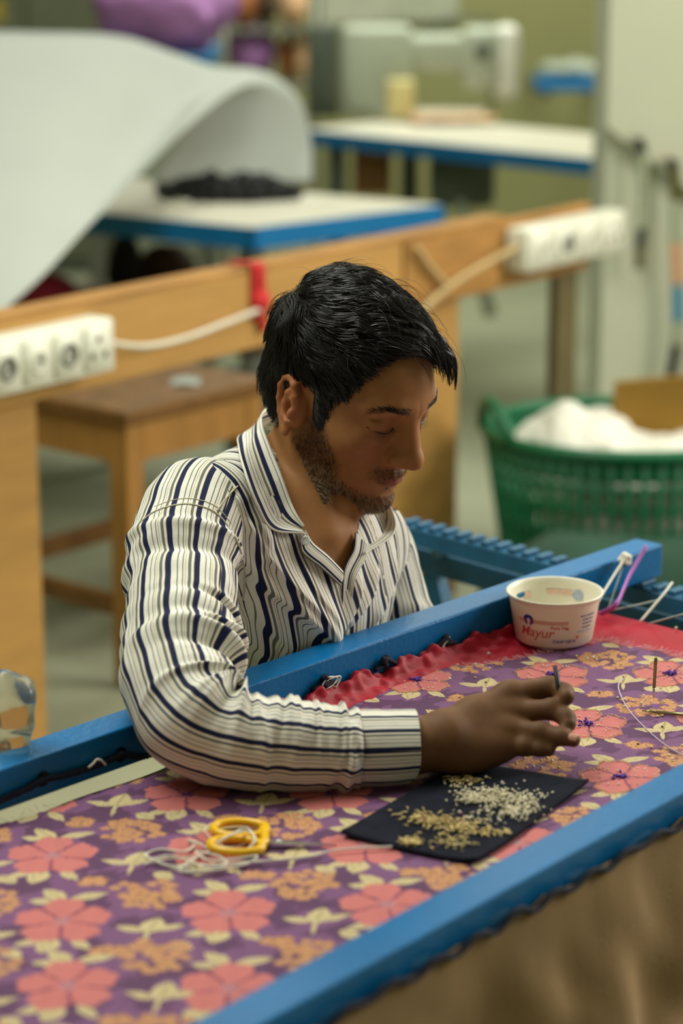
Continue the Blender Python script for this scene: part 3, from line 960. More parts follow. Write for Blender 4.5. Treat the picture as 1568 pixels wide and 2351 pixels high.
# the right-hand end of the cloth is cut a little unevenly
endk = np.clip((Sg - (s_pe - 0.03)) / 0.03, 0, 1)
Sg = Sg + endk * (0.004 * np.sin(Wg * 60) + 0.002 * np.sin(Wg * 190))
def cloth_z(s, w):
    p = np.stack([s.ravel(), w.ravel(), np.zeros(s.size)], 1)
    return (0.0012 * wave3(p, 61, 28, 3)).reshape(s.shape)
Zg = FZ + cloth_z(Sg, Wg)
V = FB[None, None] + rF * Sg[..., None] + nF * Wg[..., None]
V[..., 2] = Zg
V = V.reshape(-1, 3)
M_fl = bpy.data.materials.new('floral_print')
M_fl.use_nodes = True
nt = M_fl.node_tree
b = nt.nodes['Principled BSDF']
at = nt.nodes.new('ShaderNodeAttribute')
at.attribute_name = 'col'
nt.links.new(at.outputs['Color'], b.inputs['Base Color'])
b.inputs['Roughness'].default_value = 0.75
b.inputs['Specular IOR Level'].default_value = 0.25
tcx = nt.nodes.new('ShaderNodeTexCoord')
wn = nt.nodes.new('ShaderNodeTexNoise')
wn.inputs['Scale'].default_value = 700
nt.links.new(tcx.outputs['Object'], wn.inputs['Vector'])
bp = nt.nodes.new('ShaderNodeBump')
bp.inputs['Strength'].default_value = 0.25
bp.inputs['Distance'].default_value = 0.0006
nt.links.new(wn.outputs['Fac'], bp.inputs['Height'])
nt.links.new(bp.outputs[0], b.inputs['Normal'])
fc_o = MO('floral_cloth', (V, gridF(len(s_ax), nw, True)), M_fl, loc=(0.0, 2.2, FZ))
color_attr(fc_o, floral(V[:, :2]))
tag(fc_o, 'purple cloth printed with pink flowers stretched flat across the blue frame', 'cloth')
# frayed fringe along the cut edge
fr_pts = []
g = np.random.default_rng(3)
for s in np.concatenate([np.arange(-0.4, 0.02, 0.006), np.arange(0.30, s_pe, 0.0016)]):
    a = SW(s, float(w_edge(np.array([s]))[0]) + 0.001, FZ + 0.001)
    L = g.uniform(0.003, 0.013)
    d = -nF * L + rF * g.normal() * 0.006
    b_ = a + d + np.array([0, 0, g.uniform(0, 0.002)])
    fr_pts.append(tube([a, (a + b_) / 2 + rF * g.normal() * 0.001, b_], 0.00022, 3, False))
for w_ in np.arange(float(w_edge(np.array([s_pe]))[0]), 0.5, 0.0016):
    a = SW(s_pe + 0.004 * math.sin(w_ * 60) + 0.002 * math.sin(w_ * 190) - 0.001, w_, FZ + 0.001)
    L = g.uniform(0.004, 0.018)
    b_ = a + rF * L + nF * g.normal() * 0.006 + np.array([0, 0, g.uniform(0, 0.003)])
    fr_pts.append(tube([a, (a + b_) / 2 + nF * g.normal() * 0.001, b_], 0.00022, 3, False))
MO('frayed_fringe', join(fr_pts), mat('fringe_thread', srgb(220, 180, 190), 0.8), fc_o, label='pale frayed threads along the cut edge', kind='stuff')

# sewn beads and purple knots on the worked flowers
def octa(n=1):
    bm = bmesh.new()
    bmesh.ops.create_icosphere(bm, subdivisions=n, radius=1.0)
    bm.verts.index_update()
    r = np.array([v.co[:] for v in bm.verts]), [[v.index for v in f.verts] for f in bm.faces]
    bm.free()
    return r
O1, O2 = octa(1), octa(2)
worked = [(0.084, 2.584), (0.2402, 2.6025), (0.3741, 2.6056), (0.2638, 2.44), (0.2827, 2.2842), (0.402, 2.455), (0.116, 2.42), (0.137, 2.259)]
gold, white_b, knots = [], [], []
for (cx, cy) in worked:
    k = [i for i, c in enumerate(CENT) if abs(c[0] - cx) < 1e-6 and abs(c[1] - cy) < 1e-6][0]
    g = np.random.default_rng(100 + k)
    for _ in range(1): pass
    # replay of the flower outline
    gg = np.random.default_rng(100 + k)
    gg.normal(size=(46, 2)); gg.random(); gg.normal(size=(12, 2))
    ph = 0.25 + gg.uniform(-.15, .15)
    for t0 in np.linspace(0, 2 * math.pi, 130, endpoint=False):
        th = t0 + ph
        lob = abs(math.sin(2.5 * th))
        R = 0.0425 * (0.60 + 0.40 * lob ** 0.45) * (1 + 0.035 * math.sin(13 * th) + 0.02 * math.sin(29 * th)) * 0.985
        p = np.array([cx + R * math.cos(t0), cy + R * math.sin(t0) / 0.92, FZ + 0.0012])
        gold.append((O1[0] * 0.0008 + p, O1[1]))
    for i in range(26):
        r_, a_ = 0.034 * math.sqrt(g.random()), g.uniform(0, 6.28)
        if r_ > 0.010:
            white_b.append((O1[0] * 0.0011 + np.array([cx + r_ * math.cos(a_), cy + r_ * math.sin(a_), FZ + 0.0012]), O1[1]))
    for i in range(16):
        r_, a_ = g.normal() * 0.004, g.uniform(0, 6.28)
        p = np.array([cx + r_ * math.cos(a_), cy + r_ * math.sin(a_), FZ + 0.0012])
        knots.append(tube([p, p + [0.0022 * math.cos(a_), 0.0022 * math.sin(a_), 0.0015], p + [0.004 * math.cos(a_), 0.004 * math.sin(a_), 0]], 0.0011, 5))
    for (ox, oy, nn) in ((0.068, 0.058, 12), (0.046, -0.062, 3), (0.078, -0.01, 4)):
        for i in range(nn):
            p = np.array([cx + ox + g.normal() * 0.016 * (nn > 5), cy + oy + g.normal() * 0.016 * (nn > 5), FZ + 0.0014])
            (white_b if i % 2 else gold).append((O1[0] * 0.0016 + p, O1[1]))
M_gold = mat('gold_bead', srgb(204, 180, 118), 0.25, 0.2, 300, metal=0.45, spec=0.6)
M_pearl = mat('pearl_bead', srgb(226, 216, 186), 0.22, 0.12, 300, spec=0.7)
MO('sewn_gold_beads', join(gold), M_gold, fc_o, label='gold beads sewn along the petal outlines', kind='stuff')
MO('sewn_pearl_beads', join(white_b), M_pearl, fc_o, label='pearl beads sewn over petals and blossoms', kind='stuff')
MO('purple_knots', join(knots), mat('purple_thread', srgb(88, 44, 150), 0.6), fc_o, label='violet thread knots at flower centres', kind='stuff')

# ------------------------------------------------------------------ red cloth strip along the far rail
red_px = [(560, 1645), (640, 1606), (745, 1576), (800, 1558), (880, 1525), (960, 1497), (1020, 1478), (1090, 1452), (1140, 1428), (1180, 1418), (1240, 1412), (1330, 1402), (1392, 1403)]
s_re = 0.895
sr = np.arange(0.23, s_re + 0.001, 0.002)
nwr = 150
kF = math.radians(42.75 - 41.0)
wr0 = sr * math.tan(kF) + (TW + 0.0035) / math.cos(kF)
wr1 = np.maximum(w_edge(sr) + 0.05, wr0 + 0.02)
kk = np.clip((sr - (s_pe - 0.02)) / 0.03, 0, 1)
wr1 = wr1 * (1 - kk) + 0.52 * kk
tt = np.linspace(0, 1, nwr) ** 1.5
Sg = np.repeat(sr[:, None], nwr, 1)
Wg = wr0[:, None] + (wr1 - wr0)[:, None] * tt[None]
dw = Wg - wr0[:, None]
hem = 0.019 + 0.0035 * np.sin(sr * 44 + 1) + 0.002 * np.sin(sr * 97)
hem = hem * np.clip((0.80 - sr) / 0.12, 0.08, 1)
slope = hem[:, None] * np.clip(1 - dw / 0.030, 0, 1) ** 1.4
crump = np.exp(-dw / 0.016) * (0.0030 * np.sin(Sg * 95 + dw * 260) + 0.0022 * np.sin(Sg * 160 + 2 - dw * 400) + 0.0018 * np.sin(Sg * 330))
rollz = 0.004 * np.exp(-((dw - 0.006) / 0.004) ** 2) * (1 + 0.7 * np.sin(Sg * 70))
Zr = FZ - 0.0022 + slope + (crump + rollz) * np.clip(1 - kk[:, None] * 0.85, 0, 1)
V = FB[None, None] + rF * Sg[..., None] + nF * (Wg + np.clip(dw / 0.004, 0, 1) * 0.6 * np.abs(crump))[..., None]
V[..., 2] = Zr
M_redc = mat('red_satin', srgb(166, 20, 44), 0.55, 0.10, 14, 0.2, 500, spec=0.35)
rc = MO('red_cloth', slab(V.reshape(-1, 3), len(sr), nwr, 0.001), M_redc, loc=tuple(SW(0.5, 0.05, FZ)))
tag(rc, 'crimson cloth strip laced to the far blue rail under the floral cloth', 'cloth')
for i, (u, v) in enumerate(((1122, 1502), (836, 1578), (1085, 1466), (1168, 1440), (1552, 1443), (1032, 1560))):
    p = Z(u, v, FZ + 0.001)
    tag(MO('loose_bead', (O2[0] * 0.0019 + p + [0, 0, 0.0008], O2[1]), M_pearl, loc=tuple(p)), ('loose pale bead in the middle of the crimson cloth', 'loose pale bead at the left end of the crimson cloth', 'loose pale bead on the rolled crimson hem', 'loose pale bead just left of the white tub', 'loose pale bead at the far right of the crimson cloth', 'loose pale bead by the frayed edge left of centre')[i], 'bead', 'loose beads on the crimson cloth')

# canvas lining visible in the gap beside the far rail
M_canvas = mat('canvas_lining', srgb(118, 102, 60), 0.85, 0.12, 40, 0.2, 300)
n1, n2 = 60, 30
g1 = np.array([SW(s, w, FZ - 0.012 + 0.002 * math.sin(s * 30)) for s in np.linspace(-0.62, 0.80, n1) for w in np.linspace(0.044, 0.572, n2)])
tag(MO('canvas_lining', slab(g1, n1, n2, 0.002), M_canvas, loc=tuple(SW(0, 0.2, FZ))), 'olive canvas lining showing between the far rail and floral cloth', 'cloth')

# brown cloth hanging in front of the near rail
n1, n2 = 140, 60
gc = np.zeros((n1, n2, 3))
for i in range(n1):
    s = -0.5 + 1.75 * i / (n1 - 1)
    for j in range(n2):
        t = j / (n2 - 1)
        top = 0.7225 + 0.003 * math.sin(s * 55) + 0.002 * math.sin(s * 140)
        f = (0.012 * math.sin(s * 21 + 0.6 * math.sin(t * 4)) + 0.009 * math.sin(s * 47 + t * 5) + 0.005 * math.sin(s * 75 - t * 30) * math.sin(t * 14) + 0.012 * math.sin(s * 9 + 1.2) + 0.006 * math.sin(s * 30 - t * 22)) * min(1, t * 3.5) + 0.022 * min(1, 3 * t)
        gc[i, j] = NB + aN[0] * s + aN[1] * (TW + 0.0045 + max(-0.002, f)) + np.array([0, 0, top - 0.62 * t])
M_brcl = mat('brown_cotton', srgb(150, 122, 84), 0.85, 0.10, 14, 0.25, 260)
tag(MO('brown_cloth', slab(gc.reshape(-1, 3), n1, n2, 0.0015), M_brcl, loc=tuple(NB + aN[0] * 0.3 + [0, 0, 0.1])), 'brown cloth laced to the near rail and hanging to the floor side', 'cloth')

# ------------------------------------------------------------------ lacing cords
M_cord = mat('navy_cord', srgb(20, 24, 44), 0.8, 0.3, 200, 0.6, 700)
def face_pt(u, v, off):
    d = ray(u, v)
    q = FB + aF[1] * (TW + off)
    return CC + d * (((q - CC) @ aF[1]) / (d @ aF[1]))
def twisted(P, r, pitch):
    t, N, B = frames(P)
    L = np.concatenate([[0], np.cumsum(np.linalg.norm(np.diff(P, axis=0), axis=1))])
    out = []
    for k in range(2):
        a = L / pitch * 2 * math.pi + k * math.pi
        out.append(tube(P + (N * np.cos(a)[:, None] + B * np.sin(a)[:, None]) * r * 0.5, r * 0.62, 6))
    return join(out)
P = smooth_path([face_pt(u, v, 0.004) for u, v in ((-160, 1895), (-40, 1856), (0, 1838), (60, 1812), (97, 1792), (150, 1780), (210, 1762), (262, 1741), (280, 1732), (330, 1736), (420, 1706), (497, 1664), (560, 1650))], 220)
tag(MO('navy_cord', twisted(P, 0.0036, 0.009), M_cord, loc=tuple(P[0])), 'dark navy cord laced along the inner face of the far rail', 'cord')
# knots of black cord where the red cloth is laced
for (u, v, lab) in ((742, 1568, 'black lacing knot under the white thread loop'), (885, 1522, 'black lacing knot midway along the crimson cloth'), (1022, 1473, 'black lacing knot nearest the white tub')):
    p = face_pt(u, v, 0.004)
    g = np.random.default_rng(int(u))
    K = smooth_path([p + aF[0] * -0.018 + [0, 0, -0.004]] + [p + aF[0] * g.normal() * 0.006 + aF[1] * abs(g.normal()) * 0.003 + np.array([0, 0, g.normal() * 0.0035]) for _ in range(8)] + [p + aF[0] * 0.02 + [0, 0, -0.006]], 70)
    tag(MO('lacing_knot', tube(K, 0.0028, 6), M_cord, loc=tuple(p)), lab, 'cord')
M_thr = mat('white_thread', srgb(226, 222, 208), 0.8, 0.05, 200)
def thread(name, pts, r, lab, m=None, n=60, cat='thread', group=None):
    P = smooth_path(pts, n)
    return tag(MO(name, tube(P, r, 5), m or M_thr, loc=tuple(P[0])), lab, cat, group)
thread('white_thread', [face_pt(u, v, 0.009) for u, v in ((740, 1575), (752, 1556), (775, 1556), (765, 1572), (748, 1580), (752, 1562), (782, 1553), (770, 1580))], 0.0009, 'looped white thread on the lacing beside the sleeve')
thread('white_thread', [face_pt(u, v, 0.008) for u, v in ((1016, 1486), (1022, 1476), (1032, 1462))], 0.0011, 'short white thread stub on the lacing near the tub')
thread('white_thread', [face_pt(u, v, 0.008) for u, v in ((203, 1762), (215, 1752), (222, 1744), (232, 1746), (242, 1756))], 0.0013, 'frayed white thread caught on the navy cord')
# lacing along the near rail
pts = []
for i in range(60):
    s = -0.45 + i * 0.0285
    pts.append(NB + aN[0] * s + aN[1] * (TW + 0.0085) + np.array([0, 0, 0.7235 + (0.004 if i % 2 else -0.003) + 0.003 * (i % 7 == 0)]))
P = smooth_path(pts, 360)
tag(MO('black_cord', tube(P, 0.0032, 6), M_cord, loc=tuple(P[0])), 'black cord zigzagging along the near rail over the brown cloth', 'cord')

# ------------------------------------------------------------------ white tub with red and blue print
bw = Z(1271, 1468, FZ) + np.array([0, 0, 0.0015])
HT, RB, RR = 0.060, 0.0455, 0.0545
prof = [(0.0005, 0.0), (RB - 0.004, 0.0), (RB, 0.003), (RB + (RR - RB) * 0.9, HT - 0.008), (RR + 0.0005, HT - 0.0045), (RR + 0.0028, HT - 0.003), (RR + 0.0032, HT - 0.001), (RR + 0.002, HT), (RR, HT - 0.0008),
        (RR - 0.0014, HT - 0.006), (RB - 0.0016, 0.0045), (RB - 0.005, 0.0022), (0.0005, 0.0022)]
M_tub = mat('tub_plastic', srgb(238, 234, 216), 0.35, 0.02, 10, spec=0.5, sss=0.05)
tub = thing('plastic_tub', 'small white plastic tub printed in red and blue on the cloth', 'tub', tuple(bw))
MO('tub_wall', lathe(prof, bw, 72), M_tub, tub)
M_pr = mat('red_print', srgb(206, 80, 76), 0.5, 0.1, 200)
M_pb = mat('blue_print', srgb(40, 62, 150), 0.5, 0.1, 200)
M_pp = mat('pale_red_print', srgb(232, 196, 182), 0.5, 0.1, 200)
M_ppb = mat('pale_blue_print', srgb(176, 190, 212), 0.5, 0.1, 200)
def wrap(V2, off=0.00025, inside=False):
    """flat (arc, height) print wrapped on the tub wall; arc 0 faces the camera"""
    out = []
    for x, z in V2:
        r = RB + (RR - RB) * 0.9 * max(0, (z - 0.003)) / (HT - 0.011) + off
        if inside:
            r -= 0.0026
        a = -math.pi / 2 + x / 0.050 - 0.09
        out.append((bw[0] + r * math.cos(a), bw[1] + r * math.sin(a), bw[2] + z))
    return np.array(out)
def rect2(x0, x1, z0, z1, n=10):
    xs = np.linspace(x0, x1, n)
    V = [(x, z) for x in xs for z in (z0, z1)]
    F = [[2 * i, 2 * i + 2, 2 * i + 3, 2 * i + 1] for i in range(n - 1)]
    return V, F
def text2(body, size, x, z, shear=0.0, bold=0.0):
    cu = bpy.data.curves.new('lettering', 'FONT')
    cu.body = body
    cu.size = size
    cu.shear = shear
    cu.offset = bold
    ob = bpy.data.objects.new('lettering', cu)
    COL.objects.link(ob)
    bpy.context.view_layer.update()
    me = ob.evaluated_get(bpy.context.evaluated_depsgraph_get()).to_mesh()
    bm = bmesh.new()
    bm.from_mesh(me)
    bmesh.ops.triangulate(bm, faces=bm.faces[:])
    for _ in range(2):
        long = [e for e in bm.edges if e.calc_length() > 0.003]
        if long:
            bmesh.ops.subdivide_edges(bm, edges=long, cuts=1)
            bmesh.ops.triangulate(bm, faces=bm.faces[:])
    bm.verts.index_update()
    V = [(v.co.x + x, v.co.y + z) for v in bm.verts]
    F = [[v.index for v in f.verts] for f in bm.faces]
    bm.free()
    bpy.data.objects.remove(ob, do_unlink=True)
    bpy.data.curves.remove(cu)
    return V, F
def pr(name, VF, m, inside=False):
    return MO(name, (wrap(VF[0], inside=inside), VF[1]), m, tub, False)
pr('red_lettering', text2('Mayur', 0.0175, -0.0455, 0.0150, 0.3, 0.00016), M_pr)
pr('red_lettering', text2('Pure Veg.', 0.0058, -0.004, 0.0262, 0, 0.00012), M_pr)
for i in range(3):
    pr('red_line', rect2(-0.047, 0.017, 0.0318 + i * 0.0017, 0.0325 + i * 0.0017, 16), M_pr)
disc = [(0.0, 0.0)] + [(0.0072 * math.cos(a), 0.0066 * math.sin(a)) for a in np.linspace(0, 2 * math.pi, 30, endpoint=False)]
lx, lz = -0.0315, 0.0352
pr('blue_emblem', ([(a + lx, b + lz) for a, b in disc], [[0, i + 1, (i + 1) % 30 + 1] for i in range(30)]), M_pb)
V2, F2 = [(lx - 0.0012, lz - 0.0064), (lx + 0.0014, lz - 0.0064), (lx + 0.0022, lz + 0.0005), (lx + 0.0006, lz + 0.003), (lx - 0.0014, lz + 0.001)], [[0, 1, 2, 3, 4]]
MO('emblem_figure', (wrap(V2, 0.0005), F2), M_tub, tub, False)
pr('blue_lettering', text2("ITAW' NE N", 0.0056, -0.002, 0.0085, 0.15, 0.0001), M_pb)
for i, (a, b) in enumerate(((0.032, 0.055), (0.036, 0.054), (0.036, 0.053), (0.036, 0.052), (0.030, 0.053))):
    x = a
    g = np.random.default_rng(i)
    while x < b:
        wd = g.uniform(0.001, 0.0035)
        pr('fine_print', rect2(x, min(x + wd, b), 0.0395 - i * 0.0048, 0.0418 - i * 0.0048, 3), M_ppb if i > 3 else mat('slate_print', srgb(110, 116, 160), 0.5))
        x += wd + 0.0012
pr('red_fine_print', rect2(0.030, 0.052, 0.0135, 0.0172, 8), M_pp)
pr('red_fine_print', rect2(0.029, 0.032, 0.013, 0.0165, 3), M_pr)
pr('show_through_print', rect2(math.pi * 0.05 - 0.022, math.pi * 0.05 + 0.010, 0.040, 0.046, 8), M_pp, True)
pr('show_through_print', ([(a + math.pi * 0.05 - 0.030, b + 0.0415) for a, b in disc], [[0, i + 1, (i + 1) % 30 + 1] for i in range(30)]), M_ppb, True)
pr('show_through_print', rect2(math.pi * 0.05 + 0.030, math.pi * 0.05 + 0.040, 0.037, 0.045, 4), M_pp, True)

# ------------------------------------------------------------------ strings at the far corner
thread('white_string', [T(1435, 1276, 3.02), T(1432, 1286, 3.01), T(1405, 1328, 2.98), T(1372, 1385, 2.93), Z(1362, 1420, FZ + 0.002)], 0.0017, 'white string pulled from the rail nail down behind the tub', n=30)
thread('grey_string', [T(1436, 1282, 3.02), T(1420, 1330, 3.0), T(1400, 1388, 2.96), Z(1396, 1404, FZ)], 0.0012, 'thin grey string hanging below the rail nail', mat('grey_thread', srgb(150, 156, 150), 0.8), n=30)
thread('white_string', [T(1543, 1338, 2.99), T(1520, 1368, 2.96), Z(1470, 1427, FZ + 0.002)], 0.0017, 'thick white string from the toothed bar to the crimson cloth', n=24)
thread('grey_string', [Z(1392, 1404, FZ + 0.001), T(1440, 1394, 2.95), T(1512, 1378, 2.99)], 0.0012, 'grey string lying almost level right of the tub', mat('grey_thread', srgb(150, 156, 150), 0.8), n=24)
thread('grey_string', [Z(1490, 1432, FZ + 0.001), T(1540, 1418, 2.87), T(1600, 1402, 2.88)], 0.0012, 'grey string running off the right end of the crimson cloth', mat('grey_thread', srgb(150, 156, 150), 0.8), n=24)
P = smooth_path([T(1484, 1254, 3.03), T(1466, 1285, 3.02), T(1445, 1322, 3.0), T(1432, 1352, 2.97), T(1414, 1388, 2.93), Z(1378, 1410, FZ + 0.003)], 40)
t_, N_, B_ = frames(P)
Vr = np.stack([P - N_ * 0.0035, P + N_ * 0.0035], 1).reshape(-1, 3)
tag(MO('purple_ribbon', slab(Vr, 40, 2, 0.0012), mat('lilac_ribbon', srgb(176, 110, 196), 0.6), loc=tuple(P[0])), 'lilac ribbon tied from the rail end to the crimson cloth', 'ribbon')
nl = thing('rail_nail', 'knotted nail on the far rail end holding white string', 'nail', tuple(T(1432, 1290, 3.02)))
MO('nail_shank', tube([T(1431, 1300, 3.02), T(1432, 1268, 3.02)], 0.003, 6), M_dark, nl)
MO('string_knot', nets(lambda p: ell(p, T(1436, 1283, 3.015), (0.008, 0.008, 0.007)) + 0.0015 * wave3(p, 9, 500, 1), T(1436, 1283, 3.015) - 0.014, T(1436, 1283, 3.015) + 0.014, 0.0018, 0), M_thr, nl)

# ------------------------------------------------------------------ felt pad with beads
c0, c1, c2 = Z(780, 1926, FZ), Z(1088, 1990, FZ), Z(1352, 1806, FZ)
c3 = c0 + c2 - c1
nu = 40
g = np.zeros((nu, nu, 3))
for i in range(nu):
    for j in range(nu):
        a, b = i / (nu - 1), j / (nu - 1)
        p = c1 + (c0 - c1) * a + (c2 - c1) * b
        p = p + (c2 - c1) * (0.018 * math.sin(a * 5)) * (b - 0.5) + (c0 - c1) * 0.02 * math.sin(b * 6) * (a - 0.5)
        lift = 0.004 * max(0, (abs(a - .5) * 2) ** 6 * (abs(b - .5) * 2) ** 4)
        g[i, j] = p + np.array([0, 0, 0.0030 + lift])
M_felt = mat('navy_felt', srgb(26, 28, 40), 0.95, 0.25, 60, 0.6, 600, spec=0.15)
tag(MO('felt_pad', slab(g.reshape(-1, 3), nu, nu, 0.003), M_felt, loc=tuple(c1)), 'dark navy felt pad holding loose beads on the floral cloth', 'pad')
def pad_pt(u, v):
    return Z(u, v, FZ + 0.0046)
def bead_heap(name, spots, n, r0, r1, m, lab, seed, tubes=False, hz=0.004):
    g = np.random.default_rng(seed)
    out = []
    for _ in range(n):
        u, v, su, sv, hh = spots[g.integers(len(spots))]
        p = pad_pt(u + g.normal() * su, v + g.normal() * sv)
        r = g.uniform(r0, r1)
        p = p + np.array([0, 0, r * 0.9 + hh * g.random() ** 2])
        if tubes:
            a = g.uniform(0, 6.28)
            L = g.uniform(0.003, 0.009)
            d = np.array([math.cos(a), math.sin(a), g.normal() * 0.15]) * L
            out.append(tube([p, p + d * 0.5 + [0, 0, 0.0006], p + d], r * 0.5, 5))
        else:
            q, _r = np.linalg.qr(g.normal(size=(3, 3)))
            out.append(((O1[0] * np.array([1, 1, 0.7])) @ q * r + p, O1[1]))
    o = MO(name, join(out), m, loc=tuple(pad_pt(spots[0][0], spots[0][1])))
    tag(o, lab, 'beads')
    o['kind'] = 'stuff'
bead_heap('pearl_beads', [(1105, 1832, 34, 9, 0.005), (1150, 1826, 26, 9, 0.005), (1160, 1850, 26, 9, 0.005), (1185, 1870, 22, 8, 0.003), (1085, 1838, 22, 7, 0.004), (1200, 1842, 30, 12, 0.001)], 620, 0.0010, 0.0019, M_pearl,
          'heap of tiny pearl white beads on the navy pad', 51)
bead_heap('pearl_beads', [(1105, 1868, 40, 6, 0.001), (1060, 1800, 24, 8, 0.0), (1220, 1830, 18, 7, 0.0), (1120, 1885, 24, 8, 0.0)], 90, 0.0010, 0.0020, M_pearl,
          'pearl beads scattered singly around the heap on the navy pad', 52)
bead_heap('gold_bugle_beads', [(960, 1880, 30, 8, 0.003), (990, 1888, 26, 7, 0.003), (1030, 1898, 24, 7, 0.002), (1070, 1905, 26, 8, 0.001), (1050, 1925, 40, 10, 0.0), (1130, 1912, 30, 4, 0.0), (1060, 1792, 20, 5, 0.0), (945, 1935, 12, 4, 0.001)], 330, 0.0012, 0.0018, M_gold,
          'gold tube beads strewn over the left of the navy pad', 53, True)
bead_heap('magenta_beads', [(1080, 1890, 60, 22, 0.0), (970, 1890, 12, 8, 0.002)], 14, 0.0012, 0.0017, mat('magenta_bead', srgb(150, 50, 130), 0.3, spec=0.6), 'few magenta beads among the gold ones on the pad', 54)
bead_heap('cream_beads', [(1075, 1900, 14, 7, 0.002), (1000, 1896, 20, 8, 0.002), (945, 1936, 9, 4, 0.001), (1040, 1940, 18, 6, 0.0)], 130, 0.0009, 0.0015, mat('cream_bead', srgb(206, 190, 130), 0.3, spec=0.6), 'cream seed beads mixed into the gold tube beads', 55)

# ------------------------------------------------------------------ scissors and yarn
M_yel = mat('yellow_plastic', srgb(238, 186, 14), 0.32, 0.04, 30, spec=0.5)
M_blade = mat('scissor_steel', srgb(196, 200, 196), 0.22, 0.06, 60, metal=0.9)
sc_h, sc_t = Z(600, 1931, FZ + 0.006), Z(772, 1936, FZ + 0.004)
dS = nrm(sc_t - sc_h)
nS = nrm(np.array([-dS[1], dS[0], 0]))
sci = thing('scissors', 'small scissors with yellow loop handles on the floral cloth', 'scissors', tuple(sc_h - [0, 0, 0.005]))
LS = np.linalg.norm(sc_t - sc_h)
for k, (cc, rx, ry, ph) in enumerate(((Z(551, 1903, FZ + 0.006), 0.0255, 0.0180, 0.05), (Z(542, 1941, FZ + 0.006), 0.0245, 0.0165, -0.1))):
    a = np.linspace(0, 2 * math.pi, 37)
    P = cc + np.cos(a)[:, None] * rx * (dS * math.cos(ph) + nS * math.sin(ph)) + np.sin(a)[:, None] * ry * (nS * math.cos(ph) - dS * math.sin(ph))
    sgn = 1 if k == 0 else -1
    MO('handle', join([tube(P, 0.0042, 8, False), tube(smooth_path([P[0] - dS * 0.003, (P[0] + sc_h) / 2 + nS * 0.001 * sgn, sc_h + dS * 0.004], 10), [0.005] * 5 + [0.0045] * 5, 8)]), M_yel, sci)
for k, sg in enumerate((1, -1)):
    prof = [(0.0, 0.003 * sg), (0.02, 0.0045 * sg), (0.4 * LS, 0.0042 * sg), (LS, 0.0002), (LS * 0.5, -0.0008 * sg), (0.0, -0.002 * sg)]
    z0 = -0.0012 + 0.0012 * k
    V = [sc_h + dS * a + nS * b + np.array([0, 0, z0 - 0.002 * a / LS]) for a, b in prof] + [sc_h + dS * a + nS * b + np.array([0, 0, z0 + 0.0011 - 0.002 * a / LS]) for a, b in prof]
    n = len(prof)
    MO('blade', (np.array(V), [list(range(n)), list(range(n, 2 * n))[::-1]] + [[(i + 1) % n, i, n + i, n + (i + 1) % n] for i in range(n)]), M_blade, sci, False)
MO('pivot_screw', lathe([(0.0003, 0.002), (0.0022, 0.0018), (0.0026, 0.0008), (0.0026, -0.001)], sc_h + dS * 0.016, 14), M_blade, sci)
yz = FZ + 0.003
yn = [(600, 1978), (540, 1982), (470, 1986), (400, 1990), (355, 1976), (335, 1962), (370, 1950), (420, 1955), (445, 1943), (432, 1930), (455, 1936), (480, 1950), (520, 1962), (560, 1955), (585, 1930), (570, 1908), (535, 1915), (500, 1935), (478, 1955), (440, 1975), (410, 2000), (450, 2004), (515, 1996)]
thread('white_yarn', [Z(u, v, yz + 0.002 * math.sin(i * 2.1) + (0.010 if 1900 < v < 1950 and u > 485 else 0)) for i, (u, v) in enumerate(yn)], 0.0013, 'tangled white yarn looping around the yellow scissor handles', n=260, cat='yarn')
thread('white_yarn', [Z(u, v, yz + 0.001) for u, v in ((530, 1982), (600, 1978), (700, 1968), (770, 1952), (850, 1946), (900, 1944))], 0.0011, 'straight white yarn end running toward the navy pad', n=80, cat='yarn')
thread('white_yarn', [Z(u, v, FZ + 0.004 + 0.003 * (i % 2)) for i, (u, v) in enumerate(((330, 1985), (380, 1965), (430, 1975), (470, 1990), (520, 1985), (500, 1965), (450, 1955), (480, 1975), (540, 1972), (590, 1965), (560, 1985), (470, 2000), (400, 1995)))], 0.0011, 'second loose white yarn tangle below the scissor handles', n=160, cat='yarn')
thread('fine_thread', [Z(u, v, FZ + 0.0035) for u, v in ((485, 1890), (470, 1905), (490, 1930), (520, 1945), (560, 1938), (580, 1915), (560, 1900), (520, 1925), (470, 1960), (430, 1968), (350, 1975))], 0.0007, 'fine cream thread tangled over the scissors', n=160)
thread('fine_thread', [Z(u, v, FZ + 0.002) for u, v in ((1428, 1555), (1420, 1580), (1440, 1625), (1480, 1670), (1530, 1712), (1590, 1745))], 0.0008, 'faint pale thread curving over the cloth by the needles', mat('pale_thread', srgb(196, 180, 196), 0.8), n=60)

# needles
M_ndl = mat('needle_metal', srgb(150, 140, 96), 0.3, 0.1, 100, metal=0.7)
for (p, q, lab) in ((Z(1500, 1602, FZ + 0.001), T(1506, 1508, 2.655), 'olive metal needle stuck upright in the cloth at the right'),
                    (Z(1474, 1632, FZ + 0.002), Z(1600, 1643, FZ + 0.004), 'brass embroidery needle lying flat at the right edge')):
    nd = thing('embroidery_needle', lab, 'needle', tuple(p))
    m_ = p + (q - p) * 0.25
    MO('tip', tube([p, m_], [0.0006, 0.0016], 8), M_blade if 'upright' in lab else M_ndl, nd)
    MO('shaft', tube([m_, p + (q - p) * 0.95, q], [0.0018, 0.0020, 0.0012], 8), M_ndl, nd)

